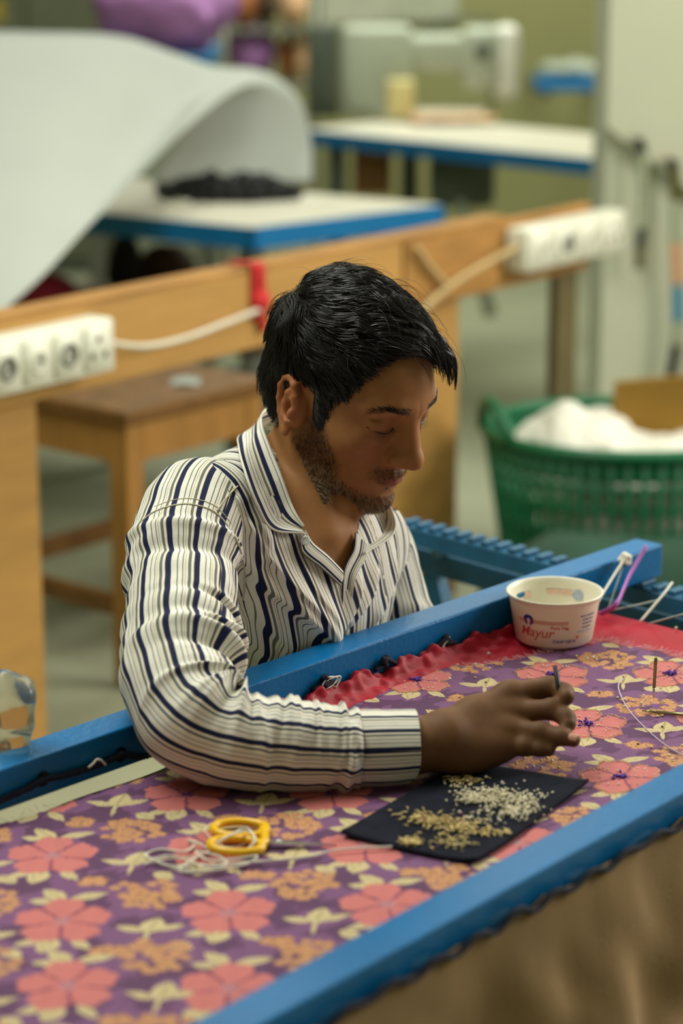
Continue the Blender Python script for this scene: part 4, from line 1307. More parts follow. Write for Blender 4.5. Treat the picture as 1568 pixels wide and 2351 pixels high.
# clear plastic bag hooked on the far rail
bp_c = T(10, 1672, 2.36)
def fbag(p):
    d = ell(p, bp_c + [0, 0.02, 0.0], (0.030, 0.024, 0.055))
    return d + 0.005 * wave3(p, 71, 110, 2)
M_clear = mat('clear_plastic', srgb(235, 228, 215), 0.12, 0.02, 20, trans=0.92, spec=0.6, ior=1.3)
VF = nets(fbag, bp_c - 0.09, bp_c + 0.10, 0.004, 1)
tag(MO('plastic_bag', VF, M_clear, loc=tuple(bp_c - [0, 0, 0.05])), 'crumpled clear plastic bag behind the far rail at the left', 'bag')

# ================================================================== the embroiderer
def rotm(yaw, pit, rol):
    a, b, g = map(math.radians, (yaw, pit, rol))
    cz, sz, cx, sx, cy, sy = math.cos(a), math.sin(a), math.cos(b), math.sin(b), math.cos(g), math.sin(g)
    return np.array([[cz, -sz, 0], [sz, cz, 0], [0, 0, 1]]) @ np.array([[1, 0, 0], [0, cx, -sx], [0, sx, cx]]) @ np.array([[cy, 0, sy], [0, 1, 0], [-sy, 0, cy]])
HR = rotm(-134.0, -21.5, 3.5)          # columns: his right, face forward, crown
HO = np.array([0.0075, 2.7073, 0.9956])
def loc(p):
    return (p - HO) @ HR
def hw(q):
    return HO + np.asarray(q, float) @ HR.T
# ear frame (his right ear; the other is mirrored)
e3 = nrm((0.90, -0.43, 0.05))
e1 = nrm(np.array([0.43, 0.90, 0.0]) - e3 * (np.array([0.43, 0.90, 0.0]) @ e3))
ang = math.radians(-12)
e2 = np.cross(e3, e1)
e2 = e2 if e2[2] > 0 else -e2
e1r = e1 * math.cos(ang) - e2 * math.sin(ang)
e2r = e2 * math.cos(ang) + e1 * math.sin(ang)
EC = np.array([0.0775, -0.014, 0.003])
def ear(q):
    d = q - EC
    E = np.stack([d @ e1r, d @ e2r, d @ e3], 1)
    z = lambda pts: [(a, b, c, r) for a, b, c, r in pts]
    hel = chain(E, z([(0.010, 0.002, 0.001, .0030), (0.0135, 0.016, 0.004, .0036), (0.009, 0.028, 0.006, .0038), (-0.002, 0.0335, 0.007, .0040), (-0.013, 0.030, 0.008, .0042), (-0.0195, 0.018, 0.009, .0042), (-0.0195, 0.003, 0.008, .0038), (-0.0150, -0.011, 0.006, .0036), (-0.008, -0.022, 0.004, .0040)]), 0.003)
    pl = ell(E, (-0.002, 0.005, 0.0), (0.0180, 0.0305, 0.0058))
    lobe = ell(E, (-0.001, -0.0265, 0.002), (0.0090, 0.0095, 0.0048))
    base = ell(E, (0.004, 0.0, -0.008), (0.012, 0.024, 0.010))
    d = smin(smin(smin(pl, base, 0.006), lobe, 0.005), hel, 0.0035)
    d = ssub(d, ell(E, (0.003, -0.004, 0.006), (0.0095, 0.0120, 0.0085)), 0.003)
    d = ssub(d, ell(E, (-0.0125, 0.010, 0.0095), (0.0032, 0.013, 0.0032)), 0.003)
    anti = chain(E, z([(0.003, 0.021, 0.004, .0030), (-0.006, 0.014, 0.0052, .0034), (-0.0088, 0.001, 0.0052, .0034), (-0.006, -0.013, 0.004, .0036), (0.004, -0.017, 0.004, .0035)]), 0.003)
    d = smin(d, anti, 0.003)
    d = smin(d, ell(E, (0.0120, -0.005, 0.004), (0.0042, 0.0072, 0.0050)), 0.003)
    return d
def skull0(s):
    d = ell(s, (0, -0.017, 0.054), (0.0720, 0.096, 0.0785))
    d = smin(d, ell(s, (0, 0.042, 0.050), (0.057, 0.058, 0.054)), 0.022)
    d = smin(d, ell(s, (0, 0.030, -0.012), (0.062, 0.056, 0.066)), 0.022)
    return smin(d, ell(s, (0, -0.040, -0.010), (0.061, 0.069, 0.062)), 0.045)
def head(q):
    """face and skull in head space: x to a side, y forward, z up, origin between the ears"""
    s = q.copy()
    s[:, 0] = np.abs(s[:, 0])
    d = skull0(s)
    d = smin(d, ell(s, (0.042, 0.050, -0.008), (0.021, 0.027, 0.021)), 0.016)
    d = smin(d, ell(s, (0, 0.034, -0.060), (0.050, 0.050, 0.040)), 0.022)
    d = smin(d, ell(s, (0.046, 0.000, -0.058), (0.018, 0.028, 0.028)), 0.022)
    d = smin(d, ell(s, (0, 0.074, -0.088), (0.023, 0.020, 0.017)), 0.018)
    d = smin(d, ell(s, (0, 0.072, -0.046), (0.030, 0.024, 0.028)), 0.014)
    # brow, sockets, closed lids
    d = smin(d, chain(s, [(0.006, 0.0925, 0.045, .0072), (0.024, 0.0895, 0.049, .0078), (0.046, 0.072, 0.046, .0072)]), 0.014)
    d = ssub(d, ell(s, (0.030, 0.0985, 0.027), (0.0175, 0.0140, 0.0120)), 0.012)
    d = smin(d, ell(s, (0.031, 0.0730, 0.0245), (0.0170, 0.0150, 0.0135)), 0.006)
    d = ssub(d, chain(s, [(0.016, 0.0880, 0.029, .0008), (0.024, 0.0905, 0.0350, .0009), (0.034, 0.0885, 0.0360, .0009), (0.046, 0.0770, 0.0310, .0007)]), 0.004)
    d = ssub(d, chain(s, [(0.0155, 0.0870, 0.0205, .0006), (0.024, 0.0890, 0.0165, .0008), (0.035, 0.0865, 0.0160, .0008), (0.0475, 0.0745, 0.0205, .0006)]), 0.0022)
    d = smin(d, chain(s, [(0.020, 0.0815, 0.008, .004), (0.031, 0.0810, 0.0050, .0045), (0.044, 0.0700, 0.009, .004)]), 0.012)
    # nose
    d = smin(d, ell(s, (0, 0.0880, 0.002), (0.0115, 0.0170, 0.030)), 0.010)
    d = smin(d, ell(s, (0, 0.0900, -0.012), (0.0150, 0.0150, 0.013)), 0.010)
    d = smin(d, chain(s, [(0, 0.0880, 0.040, .0068), (0, 0.0960, 0.017, .0085), (0, 0.1090, -0.006, .0105)]), 0.016)
    d = smin(d, ell(s, (0, 0.1130, -0.0135), (0.0128, 0.0122, 0.0108)), 0.008)
    d = smin(d, ell(s, (0.0120, 0.0990, -0.0170), (0.0092, 0.0130, 0.0095)), 0.008)
    d = ssub(d, ell(s, (0.0065, 0.1060, -0.0275), (0.0046, 0.0072, 0.0040)), 0.003)
    d = ssub(d, chain(s, [(0.0190, 0.0990, -0.0065, .0004), (0.0222, 0.0935, -0.0130, .0006), (0.0215, 0.0925, -0.0225, .0006)]), 0.0045)
    d = ssub(d, chain(s, [(0.0240, 0.0910, -0.022, .0006), (0.0285, 0.0870, -0.033, .0008), (0.0335, 0.0810, -0.046, .0006)]), 0.007)
    # lips
    d = smin(d, chain(s, [(0, 0.0950, -0.0440, .0050), (0.006, 0.0950, -0.0432, .0050), (0.014, 0.0905, -0.0462, .0042), (0.0250, 0.0815, -0.0512, .0024)]), 0.005)
    d = smin(d, chain(s, [(0, 0.0930, -0.0545, .0062), (0.011, 0.0905, -0.0545, .0056), (0.0240, 0.0810, -0.0520, .0025)]), 0.005)
    d = ssub(d, chain(s, [(0, 0.1000, -0.0492, .0009), (0.006, 0.0990, -0.0488, .0009), (0.014, 0.0950, -0.0502, .0008), (0.0270, 0.0840, -0.0520, .0009)]), 0.0028)
    d = ssub(d, ell(s, (0, 0.0960, -0.0680), (0.016, 0.0060, 0.0050)), 0.010)
    e = ear(s)
    return smin(d, e, 0.004)

# ---- body landmarks
SR, SL = T(452, 1192, 2.66), T(852, 1228, 2.92)
MB = (SR + SL) / 2
rB = nrm((SL - SR) * [1, 1, 0])
nB = np.array([rB[1], -rB[0], 0])
BM = np.stack([rB, nB, [0, 0, 1.0]], 1)      # columns
UP = np.array([0, 0, 1.0])
NKB = np.array([-0.052, 2.765, 0.872])
def torso(p):
    d = cap(p, SR + rB * 0.02 - UP * 0.004, SL - rB * 0.02 - UP * 0.004, 0.054)
    d = smin(d, cap(p, NKB - UP * 0.012 - nB * 0.012, SR + rB * 0.03 + UP * 0.004, 0.052, 0.052), 0.03)
    d = smin(d, cap(p, NKB - UP * 0.012 - nB * 0.012, SL - rB * 0.03 + UP * 0.004, 0.052, 0.050), 0.03)
    d = smin(d, ell(p, MB - UP * 0.075 + nB * 0.004, (0.155, 0.098, 0.13), BM), 0.04)
    d = smin(d, ell(p, MB - UP * 0.05 - nB * 0.045, (0.15, 0.085, 0.14), BM), 0.04)
    d = smin(d, ell(p, MB - UP * 0.27 - nB * 0.02, (0.15, 0.105, 0.21), BM), 0.05)
    return d
def on_torso(u, v, off=0.0, f=torso):
    d = ray(u, v)
    d = d / np.linalg.norm(d)
    t = 2.2
    for _ in range(80):
        p = CC + d * t
        e = float(f(p[None])[0]) - off
        t += e * 0.8
        if abs(e) < 2e-4 or t > 3.6:
            break
    return CC + d * t
NT = hw((0, -0.018, -0.045))
def neck(p):
    q = loc(p)
    d = cap(p, NT, NKB, 0.055, 0.060)
    d = smin(d, cap(p, hw((0, 0.018, -0.075)), NKB + nB * 0.045 - UP * 0.02, 0.030, 0.034), 0.03)
    st = on_st
    for sx in (1, -1):
        d = smin(d, cap(p, hw((sx * 0.056, -0.022, -0.040)), st + rB * (-sx) * 0.012, 0.010, 0.008), 0.022)
    return d
on_st = on_torso(772, 1222, -0.012)
def skin_top(p):
    d = smin(neck(p), torso(p) + 0.008 + 0.022 * np.clip((0.815 - p[:, 2]) / 0.03, 0, 1), 0.03)
    q = loc(p)
    far_ = np.abs(q).max(1) > 0.20
    h = np.full(len(p), 0.2)
    if (~far_).any():
        h[~far_] = head(q[~far_])
    return np.where(far_, np.where(d < 0.03, d, np.minimum(d, 0.2)), smin(d, h, 0.018))
lo = np.minimum(HO - 0.155, NKB - 0.17)
hi = np.maximum(HO + 0.175, NKB + 0.15)
lo[2] = 0.76
V1, F1 = nets(skin_top, lo, hi, 0.0019, 2)

# ---- right hand: palm resting on its edge, fingers closing on the hook
def C4(u, v, t, r):
    return (*T(u, v, t), r)
WR = C4(950, 1713, 2.428, .0265)
hand_ch = {
    'wrist': [C4(860, 1713, 2.424, .0275), WR, C4(1010, 1702, 2.436, .0270)],
    'i': [C4(1090, 1640, 2.458, .0165), C4(1172, 1594, 2.472, .0125), C4(1262, 1577, 2.474, .0100), C4(1296, 1589, 2.462, .0090), C4(1300, 1600, 2.452, .0084)],
    'm': [C4(1085, 1662, 2.452, .0165), C4(1168, 1637, 2.462, .0128), C4(1266, 1628, 2.452, .0102), C4(1300, 1648, 2.442, .0090), C4(1304, 1662, 2.436, .0082)],
    'r': [C4(1080, 1690, 2.448, .0165), C4(1160, 1676, 2.450, .0122), C4(1240, 1681, 2.436, .0098), C4(1288, 1692, 2.426, .0085), C4(1316, 1699, 2.421, .0072)],
    'p': [C4(1070, 1722, 2.442, .0165), C4(1148, 1712, 2.444, .0115), C4(1204, 1714, 2.434, .0090), C4(1240, 1719, 2.430, .0076), C4(1260, 1722, 2.428, .0066)],
    't': [C4(1020, 1690, 2.462, .0190), C4(1110, 1650, 2.492, .0160), C4(1190, 1632, 2.500, .0125), C4(1258, 1622, 2.484, .0105), C4(1280, 1618, 2.474, .0085)],
}
def hand(p):
    w = chain(p, hand_ch['wrist'], 0.01)
    d = w
    for k in 'imrp':
        c = hand_ch[k]
        d = smin(d, cap(p, np.array(hand_ch['wrist'][2][:3]) * 0.75 + np.array(c[0][:3]) * 0.25, c[0][:3], .022, c[0][3]), 0.016)
        d = smin(d, cap(p, c[0][:3], c[1][:3], c[0][3], c[1][3]), 0.014)
    d = smin(d, ell(p, T(1075, 1722, 2.440), (0.040, 0.020, 0.019)), 0.02)
    d = smin(d, cap(p, hand_ch['t'][0][:3], hand_ch['t'][1][:3], .019, .016), 0.018)
    d = smin(d, chain(p, hand_ch['t'][1:], 0.006), 0.006)
    for k in 'imrp':
        c = hand_ch[k]
        f = chain(p, c[1:], 0.004)
        # knuckle bulges
        f = smin(f, ell(p, np.array(c[2][:3]) + CU * 0.0005, np.array([1, 1, 1]) * c[2][3] * 0.99), 0.004)
        d = smin(d, f, 0.0075)
        kn = np.array(c[1][:3]) - CF * 0.003 - CR * 0.002
        d = smin(d, ell(p, kn, np.array([0.013, 0.0105, 0.0105])), 0.012)
    return d
hx = np.array([x[:3] for c in hand_ch.values() for x in c])
V2, F2 = nets(hand, hx.min(0) - 0.04, hx.max(0) + 0.035, 0.0016, 2)

# ---- arms inside the sleeves, left hand under the cloth
ELB = T(420, 1652, 2.425)
LEL = SL - UP * 0.235 + nB * 0.085 - rB * 0.0
LWR = LEL + nB * 0.20 - rB * 0.10 + UP * 0.0
def arms(p):
    d = chain(p, [(*SR, .045), (*ELB, .036), (*T(880, 1713, 2.424), .027)], 0.02)
    d = np.minimum(d, chain(p, [(*SL, .043), (*LEL, .034), (*LWR, .024)], 0.02))
    pl = LWR + nB * 0.075 - rB * 0.03
    d = smin(d, cap(p, LWR, pl, .024, .026), 0.015)
    for k in range(4):
        b = pl + nB * 0.012 + rB * (-0.027 + 0.018 * k)
        d = smin(d, chain(p, [(*b, .0095), (*(b + nB * 0.038 + UP * 0.006), .0085), (*(b + nB * (0.055 + 0.008 * (k in (1, 2))) - UP * 0.004), .0072)], 0.004), 0.006)
    d = smin(d, chain(p, [(*(LWR + nB * 0.025 + rB * 0.02), .014), (*(LWR + nB * 0.062 + rB * 0.046), .011), (*(LWR + nB * 0.085 + rB * 0.052), .0085)], 0.006), 0.008)
    return d
ax_ = np.array([SR, SL, ELB, LEL, LWR + nB * 0.16, T(880, 1713, 2.424)])
V3, F3 = nets(arms, ax_.min(0) - 0.06, ax_.max(0) + 0.06, 0.0055, 1)
# shins and feet hidden under the frame
HIP = MB - UP * 0.42 - nB * 0.03
HIP[2] = 0.43
KN = [HIP + rB * s * 0.13 + nB * 0.40 + UP * 0.03 for s in (-1, 1)]
AN = [np.array([*(k + nB * -0.02)[:2], 0.075]) for k in KN]
def legs(p):
    d = np.full(len(p), 9.0)
    for k, a in zip(KN, AN):
        d = np.minimum(d, cap(p, k, a, .045, .034))
        d = smin(d, chain(p, [(*(a - nB * 0.03 - UP * 0.035), .032), (*(a + nB * 0.09 - UP * 0.045), .028), (*(a + nB * 0.16 - UP * 0.053), .02)], 0.02), 0.02)
    return d
lx_ = np.array(KN + AN)
V4, F4 = nets(legs, np.r_[(lx_.min(0) - 0.2)[:2], 0.0], np.r_[(lx_.max(0) + 0.25)[:2], 0.5], 0.009, 1)

per = thing('person', 'man in a striped shirt bending over the cloth with a hook needle', 'person', (HIP[0], HIP[1], 0.0))
nv_ = [len(V1), len(V2), len(V3)]
VB = np.concatenate([V1, V2, V3, V4])
FB_ = np.concatenate([F1, F2 + nv_[0], F3 + nv_[0] + nv_[1], F4 + sum(nv_)])

# ---- skin colour: lips, beard shadow, lids, hand
BPOLY = np.array([(.004, .004), (.029, .002), (.040, -.020), (.047, -.038), (.050, -.060), (.066, -.073), (.082, -.076), (.105, -.072), (.105, -.118), (.06, -.116), (.030, -.104), (.005, -.090), (-.013, -.070), (-.012, -.046), (-.002, -.028)])
def in_poly(P, poly):
    r = np.zeros(len(P), bool)
    j = len(poly) - 1
    for i in range(len(poly)):
        a, b = poly[i], poly[j]
        c = ((a[1] > P[:, 1]) != (b[1] > P[:, 1])) & (P[:, 0] < (b[0] - a[0]) * (P[:, 1] - a[1]) / (b[1] - a[1] + 1e-12) + a[0])
        r ^= c
        j = i
    return r
def beard_mask(q):
    x, y, z = np.abs(q[:, 0]), q[:, 1], q[:, 2]
    sm = lambda a, b, v: np.clip((v - a) / (b - a), 0, 1)
    m = np.zeros(len(q))
    g = np.random.default_rng(4)
    for _ in range(14):
        o = g.normal(size=2) * 0.0055
        m += in_poly(np.stack([y + o[0], z + o[1]], 1), BPOLY) / 14.0
    m *= (x < 0.0705) * np.where(z < -0.085, np.abs(head(q)) < 0.004, 1.0)
    mo = sm(0.031, 0.023, x) * sm(-0.0465, -0.0425, z + 0.004 * (x / 0.024) ** 2) * sm(-0.0305, -0.0355, z) * (y > 0.07) * 0.75
    so = sm(0.010, 0.005, x) * sm(-0.072, -0.064, z) * sm(-0.060, -0.064, z) * (y > 0.07) * 0.7
    lip = sm(0.03, 0.02, x) * (y > 0.078) * (z > -0.064) * (z < -0.043)
    return np.maximum(np.maximum(m * (1 - lip), mo), so)
q1 = loc(V1)
S0 = np.array(srgb(172, 120, 74))
Ccol = np.tile(S0, (len(VB), 1))
bmask = beard_mask(q1)
x_, y_, z_ = np.abs(q1[:, 0]), q1[:, 1], q1[:, 2]
c1 = Ccol[:len(V1)]
blend = lambda m, col: np.copyto(c1, c1 * (1 - m[:, None]) + np.array(col) * m[:, None])
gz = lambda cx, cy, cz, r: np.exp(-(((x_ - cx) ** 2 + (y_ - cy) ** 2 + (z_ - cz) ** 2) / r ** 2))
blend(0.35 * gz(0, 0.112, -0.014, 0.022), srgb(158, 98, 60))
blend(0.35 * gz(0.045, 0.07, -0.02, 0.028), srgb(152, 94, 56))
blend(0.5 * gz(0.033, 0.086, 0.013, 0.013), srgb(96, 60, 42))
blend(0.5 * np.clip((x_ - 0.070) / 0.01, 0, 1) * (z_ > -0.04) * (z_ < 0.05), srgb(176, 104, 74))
lipm = np.clip(1 - np.abs(z_ + 0.0497) / (0.0105 * np.clip(1 - (x_ / 0.026) ** 2, 0, 1) + 1e-4), 0, 1) ** 0.4 * (y_ > 0.078) * (x_ < 0.026)
blend(0.75 * lipm, srgb(132, 76, 66))
mot = 0.5 + 0.5 * wave3(q1, 91, 2600, 1)
blend(np.clip(bmask * (0.48 + 0.28 * mot), 0, 0.80), srgb(52, 38, 30))
hairroot = None
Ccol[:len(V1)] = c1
Ccol[len(V1):] = np.array(srgb(112, 77, 48))
hv = V2
hk = np.zeros(len(V2))
for k in 'imrp':
    for j in (1, 2, 3):
        hk = np.maximum(hk, np.exp(-((hv - np.array(hand_ch[k][j][:3])) ** 2).sum(1) / 0.011 ** 2))
hc = Ccol[len(V1):len(V1) + len(V2)]
hc[:] = hc * (1 - 0.35 * hk[:, None])
M_skin = bpy.data.materials.new('skin')
M_skin.use_nodes = True
nt = M_skin.node_tree
b = nt.nodes['Principled BSDF']
at = nt.nodes.new('ShaderNodeAttribute')
at.attribute_name = 'col'
tcx = nt.nodes.new('ShaderNodeTexCoord')
n1_ = nt.nodes.new('ShaderNodeTexNoise')
n1_.inputs['Scale'].default_value = 55
n1_.inputs['Detail'].default_value = 6
mx = nt.nodes.new('ShaderNodeMix')
mx.data_type = 'RGBA'
mx.blend_type = 'MULTIPLY'
mx.inputs['Factor'].default_value = 0.35
nt.links.new(tcx.outputs['Object'], n1_.inputs['Vector'])
nt.links.new(at.outputs['Color'], mx.inputs['A'])
nt.links.new(n1_.outputs['Color'], mx.inputs['B'])
rmp = nt.nodes.new('ShaderNodeValToRGB')
rmp.color_ramp.elements[0].position, rmp.color_ramp.elements[0].color = 0.3, (0.72, 0.68, 0.64, 1)
rmp.color_ramp.elements[1].position, rmp.color_ramp.elements[1].color = 0.7, (1, 1, 1, 1)
nt.links.new(n1_.outputs['Fac'], rmp.inputs[0])
nt.links.new(rmp.outputs[0], mx.inputs['B'])
nt.links.new(mx.outputs['Result'], b.inputs['Base Color'])
b.inputs['Roughness'].default_value = 0.60
b.inputs['Specular IOR Level'].default_value = 0.26
b.inputs['Subsurface Weight'].default_value = 0.12
b.inputs['Subsurface Radius'].default_value = (1.0, 0.35, 0.15)
b.inputs['Subsurface Scale'].default_value = 0.004
n2_ = nt.nodes.new('ShaderNodeTexNoise')
n2_.inputs['Scale'].default_value = 900
nt.links.new(tcx.outputs['Object'], n2_.inputs['Vector'])
bp_ = nt.nodes.new('ShaderNodeBump')
bp_.inputs['Strength'].default_value = 0.25
bp_.inputs['Distance'].default_value = 0.0006
nt.links.new(n2_.outputs['Fac'], bp_.inputs['Height'])
nt.links.new(bp_.outputs[0], b.inputs['Normal'])
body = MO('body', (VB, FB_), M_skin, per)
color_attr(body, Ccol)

# fingernail seen on the ring finger
ntip = np.array(hand_ch['r'][4][:3])
ndir = nrm(ntip - np.array(hand_ch['r'][3][:3]))
nn_ = nrm(-CF * 0.8 + CU * 0.5)
nn_ = nrm(nn_ - ndir * (nn_ @ ndir))
nb_ = np.cross(ndir, nn_)
gN = np.array([ntip + ndir * (-0.004 + 0.0095 * i / 7) + nb_ * math.sin(a) * 0.0066 + nn_ * (math.cos(a) * 0.0072 + 0.0002) for i in range(8) for a in np.linspace(-0.75, 0.75, 9)])
MO('fingernail', slab(gN, 8, 9, 0.0005), mat('nail', srgb(196, 140, 116), 0.3, 0.05, 50, spec=0.5), per, label='pale nail on the outstretched finger')

# ------------------------------------------------------------------ hair
M_hair = mat('black_hair', (0.009, 0.008, 0.008), 0.26, 0.25, 300, spec=0.55)
def grad(f, p, e=0.0008):
    d0 = f(p)
    g = np.stack([f(p + np.eye(3)[i] * e) - d0 for i in range(3)], 1) / e
    return d0, g / (np.linalg.norm(g, axis=1)[:, None] + 1e-9)
def skull(q):
    s = q.copy()
    s[:, 0] = np.abs(s[:, 0])
    return skull0(s)
def scalp(q, pad=0.0):
    """>0 inside the haired region"""
    x, y, z = np.abs(q[:, 0]), q[:, 1], q[:, 2]
    yf = np.interp(z, [-0.05, -0.010, 0.0, 0.025, 0.040, 0.050, 0.068, 0.088, 0.095, 0.100, 0.106, 0.13], [0.010, 0.023, 0.027, 0.029, 0.036, 0.043, 0.051, 0.0545, 0.060, 0.071, 0.09, 0.13])
    a = yf + pad - y
    zl = np.interp(y, [-0.13, -0.100, -0.070, -0.042, -0.034, -0.004, 0.005, 0.010, 0.026, 0.05], [-0.045, -0.058, -0.064, -0.058, 0.030, 0.040, 0.034, -0.004, -0.012, -0.01])
    return np.minimum(a, z - zl + pad)
g = np.random.default_rng(17)
NS = 15000
roots = []
while sum(len(r) for r in roots) < NS:
    u = g.normal(size=(6000, 3))
    u /= np.linalg.norm(u, axis=1)[:, None]
    p = np.array([0, -0.012, 0.045]) + u * 0.12
    for _ in range(6):
        d0, gr = grad(skull, p)
        p = p - gr * d0[:, None]
    sp_ = scalp(p)
    roots.append(p[sp_ > g.uniform(-0.004, 0.004, len(p))])
root = np.concatenate(roots)[:NS]
x, y, z = root.T
sst = lambda a, b, v: np.clip((v - a) / (b - a), 0, 1) ** 2 * (3 - 2 * np.clip((v - a) / (b - a), 0, 1))
inset = np.clip(scalp(root), 0, 0.05)
top = sst(0.075, 0.118, z)
front = sst(0.02, 0.070, y) * sst(0.078, 0.100, z)
back = sst(-0.01, -0.075, y) * (1 - top)
quiff = front * sst(0.005, -0.025, x)
cst = lambda a, b, c: np.stack([a + 0 * x, b + 0 * x, c + 0 * x], 1)
mixd = lambda A, B, k: A * (1 - k)[:, None] + B * k[:, None]
D = mixd(cst(0, 0.62, -0.9), cst(0.0, -0.10, -1), back)
D = mixd(D, cst(0.0, 1.0, -0.30), sst(0.03, 0.075, z) * (1 - back))
D = mixd(D, cst(-0.60, 0.85, 0.0), sst(0.080, 0.115, z))
D = mixd(D, cst(-1.0, 0.45, 0.10), front * 0.9)
D = mixd(D, cst(-0.75, 0.9, 0.45), quiff)
lock = np.stack([wave3(root, 301 + i, 110, 2) for i in range(3)], 1)
D = D + lock * 0.40 + g.normal(size=D.shape) * 0.07
L = 0.026 + 0.016 * top + 0.014 * front + 0.014 * quiff + 0.010 * sst(0.03, 0.09, z) + g.uniform(-0.005, 0.006, NS)
L *= np.where(z < 0.0, 0.6, 1.0) * (0.30 + 0.70 * np.clip(inset / 0.024, 0, 1))
L = np.maximum(L, 0.030 * quiff)
vol = 0.003 + 0.0062 * top + 0.0045 * sst(0.03, 0.09, z) - 0.001 * front + 0.005 * back * sst(0.06, -0.01, z)
vol *= 0.4 + 0.6 * np.clip(inset / 0.02, 0, 1)
K = 10
def grow(root, D, L, vol, front, quiff, rnd, wavy):
    pts = np.zeros((K, len(root), 3))
    p = root.copy()
    pts[0] = p
    for k in range(1, K):
        d0, gr = grad(skull, p)
        t = D - gr * (D * gr).sum(1)[:, None]
        t /= np.linalg.norm(t, axis=1)[:, None] + 1e-6
        sd = np.cross(t, gr)
        f = k / (K - 1)
        t = t + sd * (0.24 * np.cos(f * 5.0 + wavy))[:, None]
        lift = (0.9 * (1 - f) ** 1.5 + 0.5 * quiff * (1 - f)) * (0.6 + 0.8 * rnd)
        p = p + (t + gr * lift[:, None] * np.minimum(1, vol / 0.008)[:, None]) * (L / (K - 1))[:, None]
        d0, gr = grad(skull, p)
        want = vol * (0.30 + 0.70 * rnd) * min(1, f * 1.6)
        low = np.maximum(0, want * 0.8 - d0)
        highm = np.maximum(0, d0 - vol * (1.15 + 0.4 * rnd) - 0.010 * quiff)
        p = p + gr * (low - 0.5 * highm)[:, None]
        p[:, 2] -= 0.0017 * quiff * max(0, f - 0.45) * 2.2
        pts[k] = p
    return pts
rnd = g.random(NS)
wavy = 3.0 * lock[:, 0]
pts = grow(root, D, L, vol, front, quiff, rnd, wavy)
# strands gather into locks: each leans towards its nearest guide strand
NG = 1000
gi = g.choice(NS, NG, replace=False)
near_g = np.zeros(NS, int)
for a in range(0, NS, 2000):
    near_g[a:a + 2000] = gi[((root[a:a + 2000, None] - root[gi][None]) ** 2).sum(2).argmin(1)]
for k in range(1, K):
    f = ((k / (K - 1)) ** 1.1 * (0.35 + 0.37 * np.clip(inset / 0.03, 0, 1) * sst(0.0, 0.06, z)))[:, None]
    off = pts[k] - pts[k][near_g]
    pts[k] = pts[k] - off * f
# a few loose wisps standing off the crown and forelock
wi = np.where((top > 0.35) | (quiff > 0.3))[0]
wi = g.choice(wi, 170, replace=False)
wp_ = grow(root[wi], D[wi] + g.normal(size=(170, 3)) * 0.5, L[wi] * 1.15, vol[wi] * g.uniform(1.5, 2.6, 170), front[wi], np.maximum(quiff[wi], 0.35), rnd[wi], wavy[wi] + g.normal(size=170))
pts = np.concatenate([pts, wp_], 1)
NS = NS + 170
def strands(pts, r0, taper=0.35):
    K, N, _ = pts.shape
    tan = np.gradient(pts, axis=0)
    tan /= np.linalg.norm(tan, axis=2)[..., None] + 1e-9
    up_ = np.array([0.3, 0.2, 0.93])
    a = np.cross(tan, up_)
    a /= np.linalg.norm(a, axis=2)[..., None] + 1e-9
    b = np.cross(tan, a)
    r = (r0[None, :] * (1 - (1 - taper) * (np.linspace(0, 1, K) ** 2)[:, None]))[..., None]
    ring = np.stack([pts + r * (math.cos(t) * a + math.sin(t) * b) for t in (0, 2.094, 4.189)], 2)   # K,N,3,3
    V = ring.reshape(-1, 3)
    k, n = np.meshgrid(np.arange(K - 1), np.arange(N), indexing='ij')
    base = (k * N + n) * 3
    nxt = ((k + 1) * N + n) * 3
    F = []
    for j in range(3):
        j2 = (j + 1) % 3
        F.append(np.stack([base + j, base + j2, nxt + j2, nxt + j], -1).reshape(-1, 4))
    return V, np.concatenate(F)
Vh, Fh = strands(pts, np.concatenate([g.uniform(0.00030, 0.00055, NS - 170), np.full(170, 0.00022)]))
# close undercoat following the scalp
mk = scalp(q1, 0.001) > 0
mk &= np.abs(skull(q1)) < 0.006
d0, gr = grad(skull, q1[mk])
tz = sst(0.06, 0.12, q1[mk][:, 2])
shell = q1[mk] + gr * (np.clip(scalp(q1[mk], 0.001) / 0.014, 0.05, 1) * (0.0022 + 0.0055 * tz))[:, None]
remap = np.full(len(q1), -1)
remap[mk] = np.arange(mk.sum())
Fs = remap[F1]
Fs = Fs[(Fs >= 0).all(1)]
hairV = np.concatenate([Vh, shell])
hairF = np.concatenate([Fh, Fs + len(Vh)])
MO('hair', (hw(hairV), hairF), M_hair, per, label='short glossy black hair swept forward')

# beard, moustache and brows
def short_hair(idx, n, dirf, l0, l1, r0, r1, seed, jit=0.35, lift=0.35):
    g = np.random.default_rng(seed)
    w = idx / idx.sum()
    pick = g.choice(len(idx), n, p=w)
    p0 = q1[pick] + g.normal(size=(n, 3)) * 0.0008
    d0, gr = grad(lambda a: skin_top(hw(a)), p0, 0.0012)
    p0 = p0 - gr * d0[:, None]
    D = dirf(p0) + g.normal(size=(n, 3)) * jit
    D = D - gr * (D * gr).sum(1)[:, None]
    D /= np.linalg.norm(D, axis=1)[:, None] + 1e-9
    L = g.uniform(l0, l1, n)[:, None]
    P = np.stack([p0, p0 + (D * 0.9 + gr * lift) * L * 0.5, p0 + (D * 1.0 + gr * lift * 0.8) * L], 0)
    return strands(P, g.uniform(r0, r1, n), 0.4)
bdir = lambda p: np.stack([0 * p[:, 0], 0.25 + 0 * p[:, 0], -1 + 0 * p[:, 0]], 1)
wgt = np.clip(bmask, 0, 1) ** 1.2 + 1e-9
M_bdark = mat('beard_dark', srgb(38, 30, 26), 0.5)
M_bgrey = mat('beard_grey', srgb(206, 184, 150), 0.4)
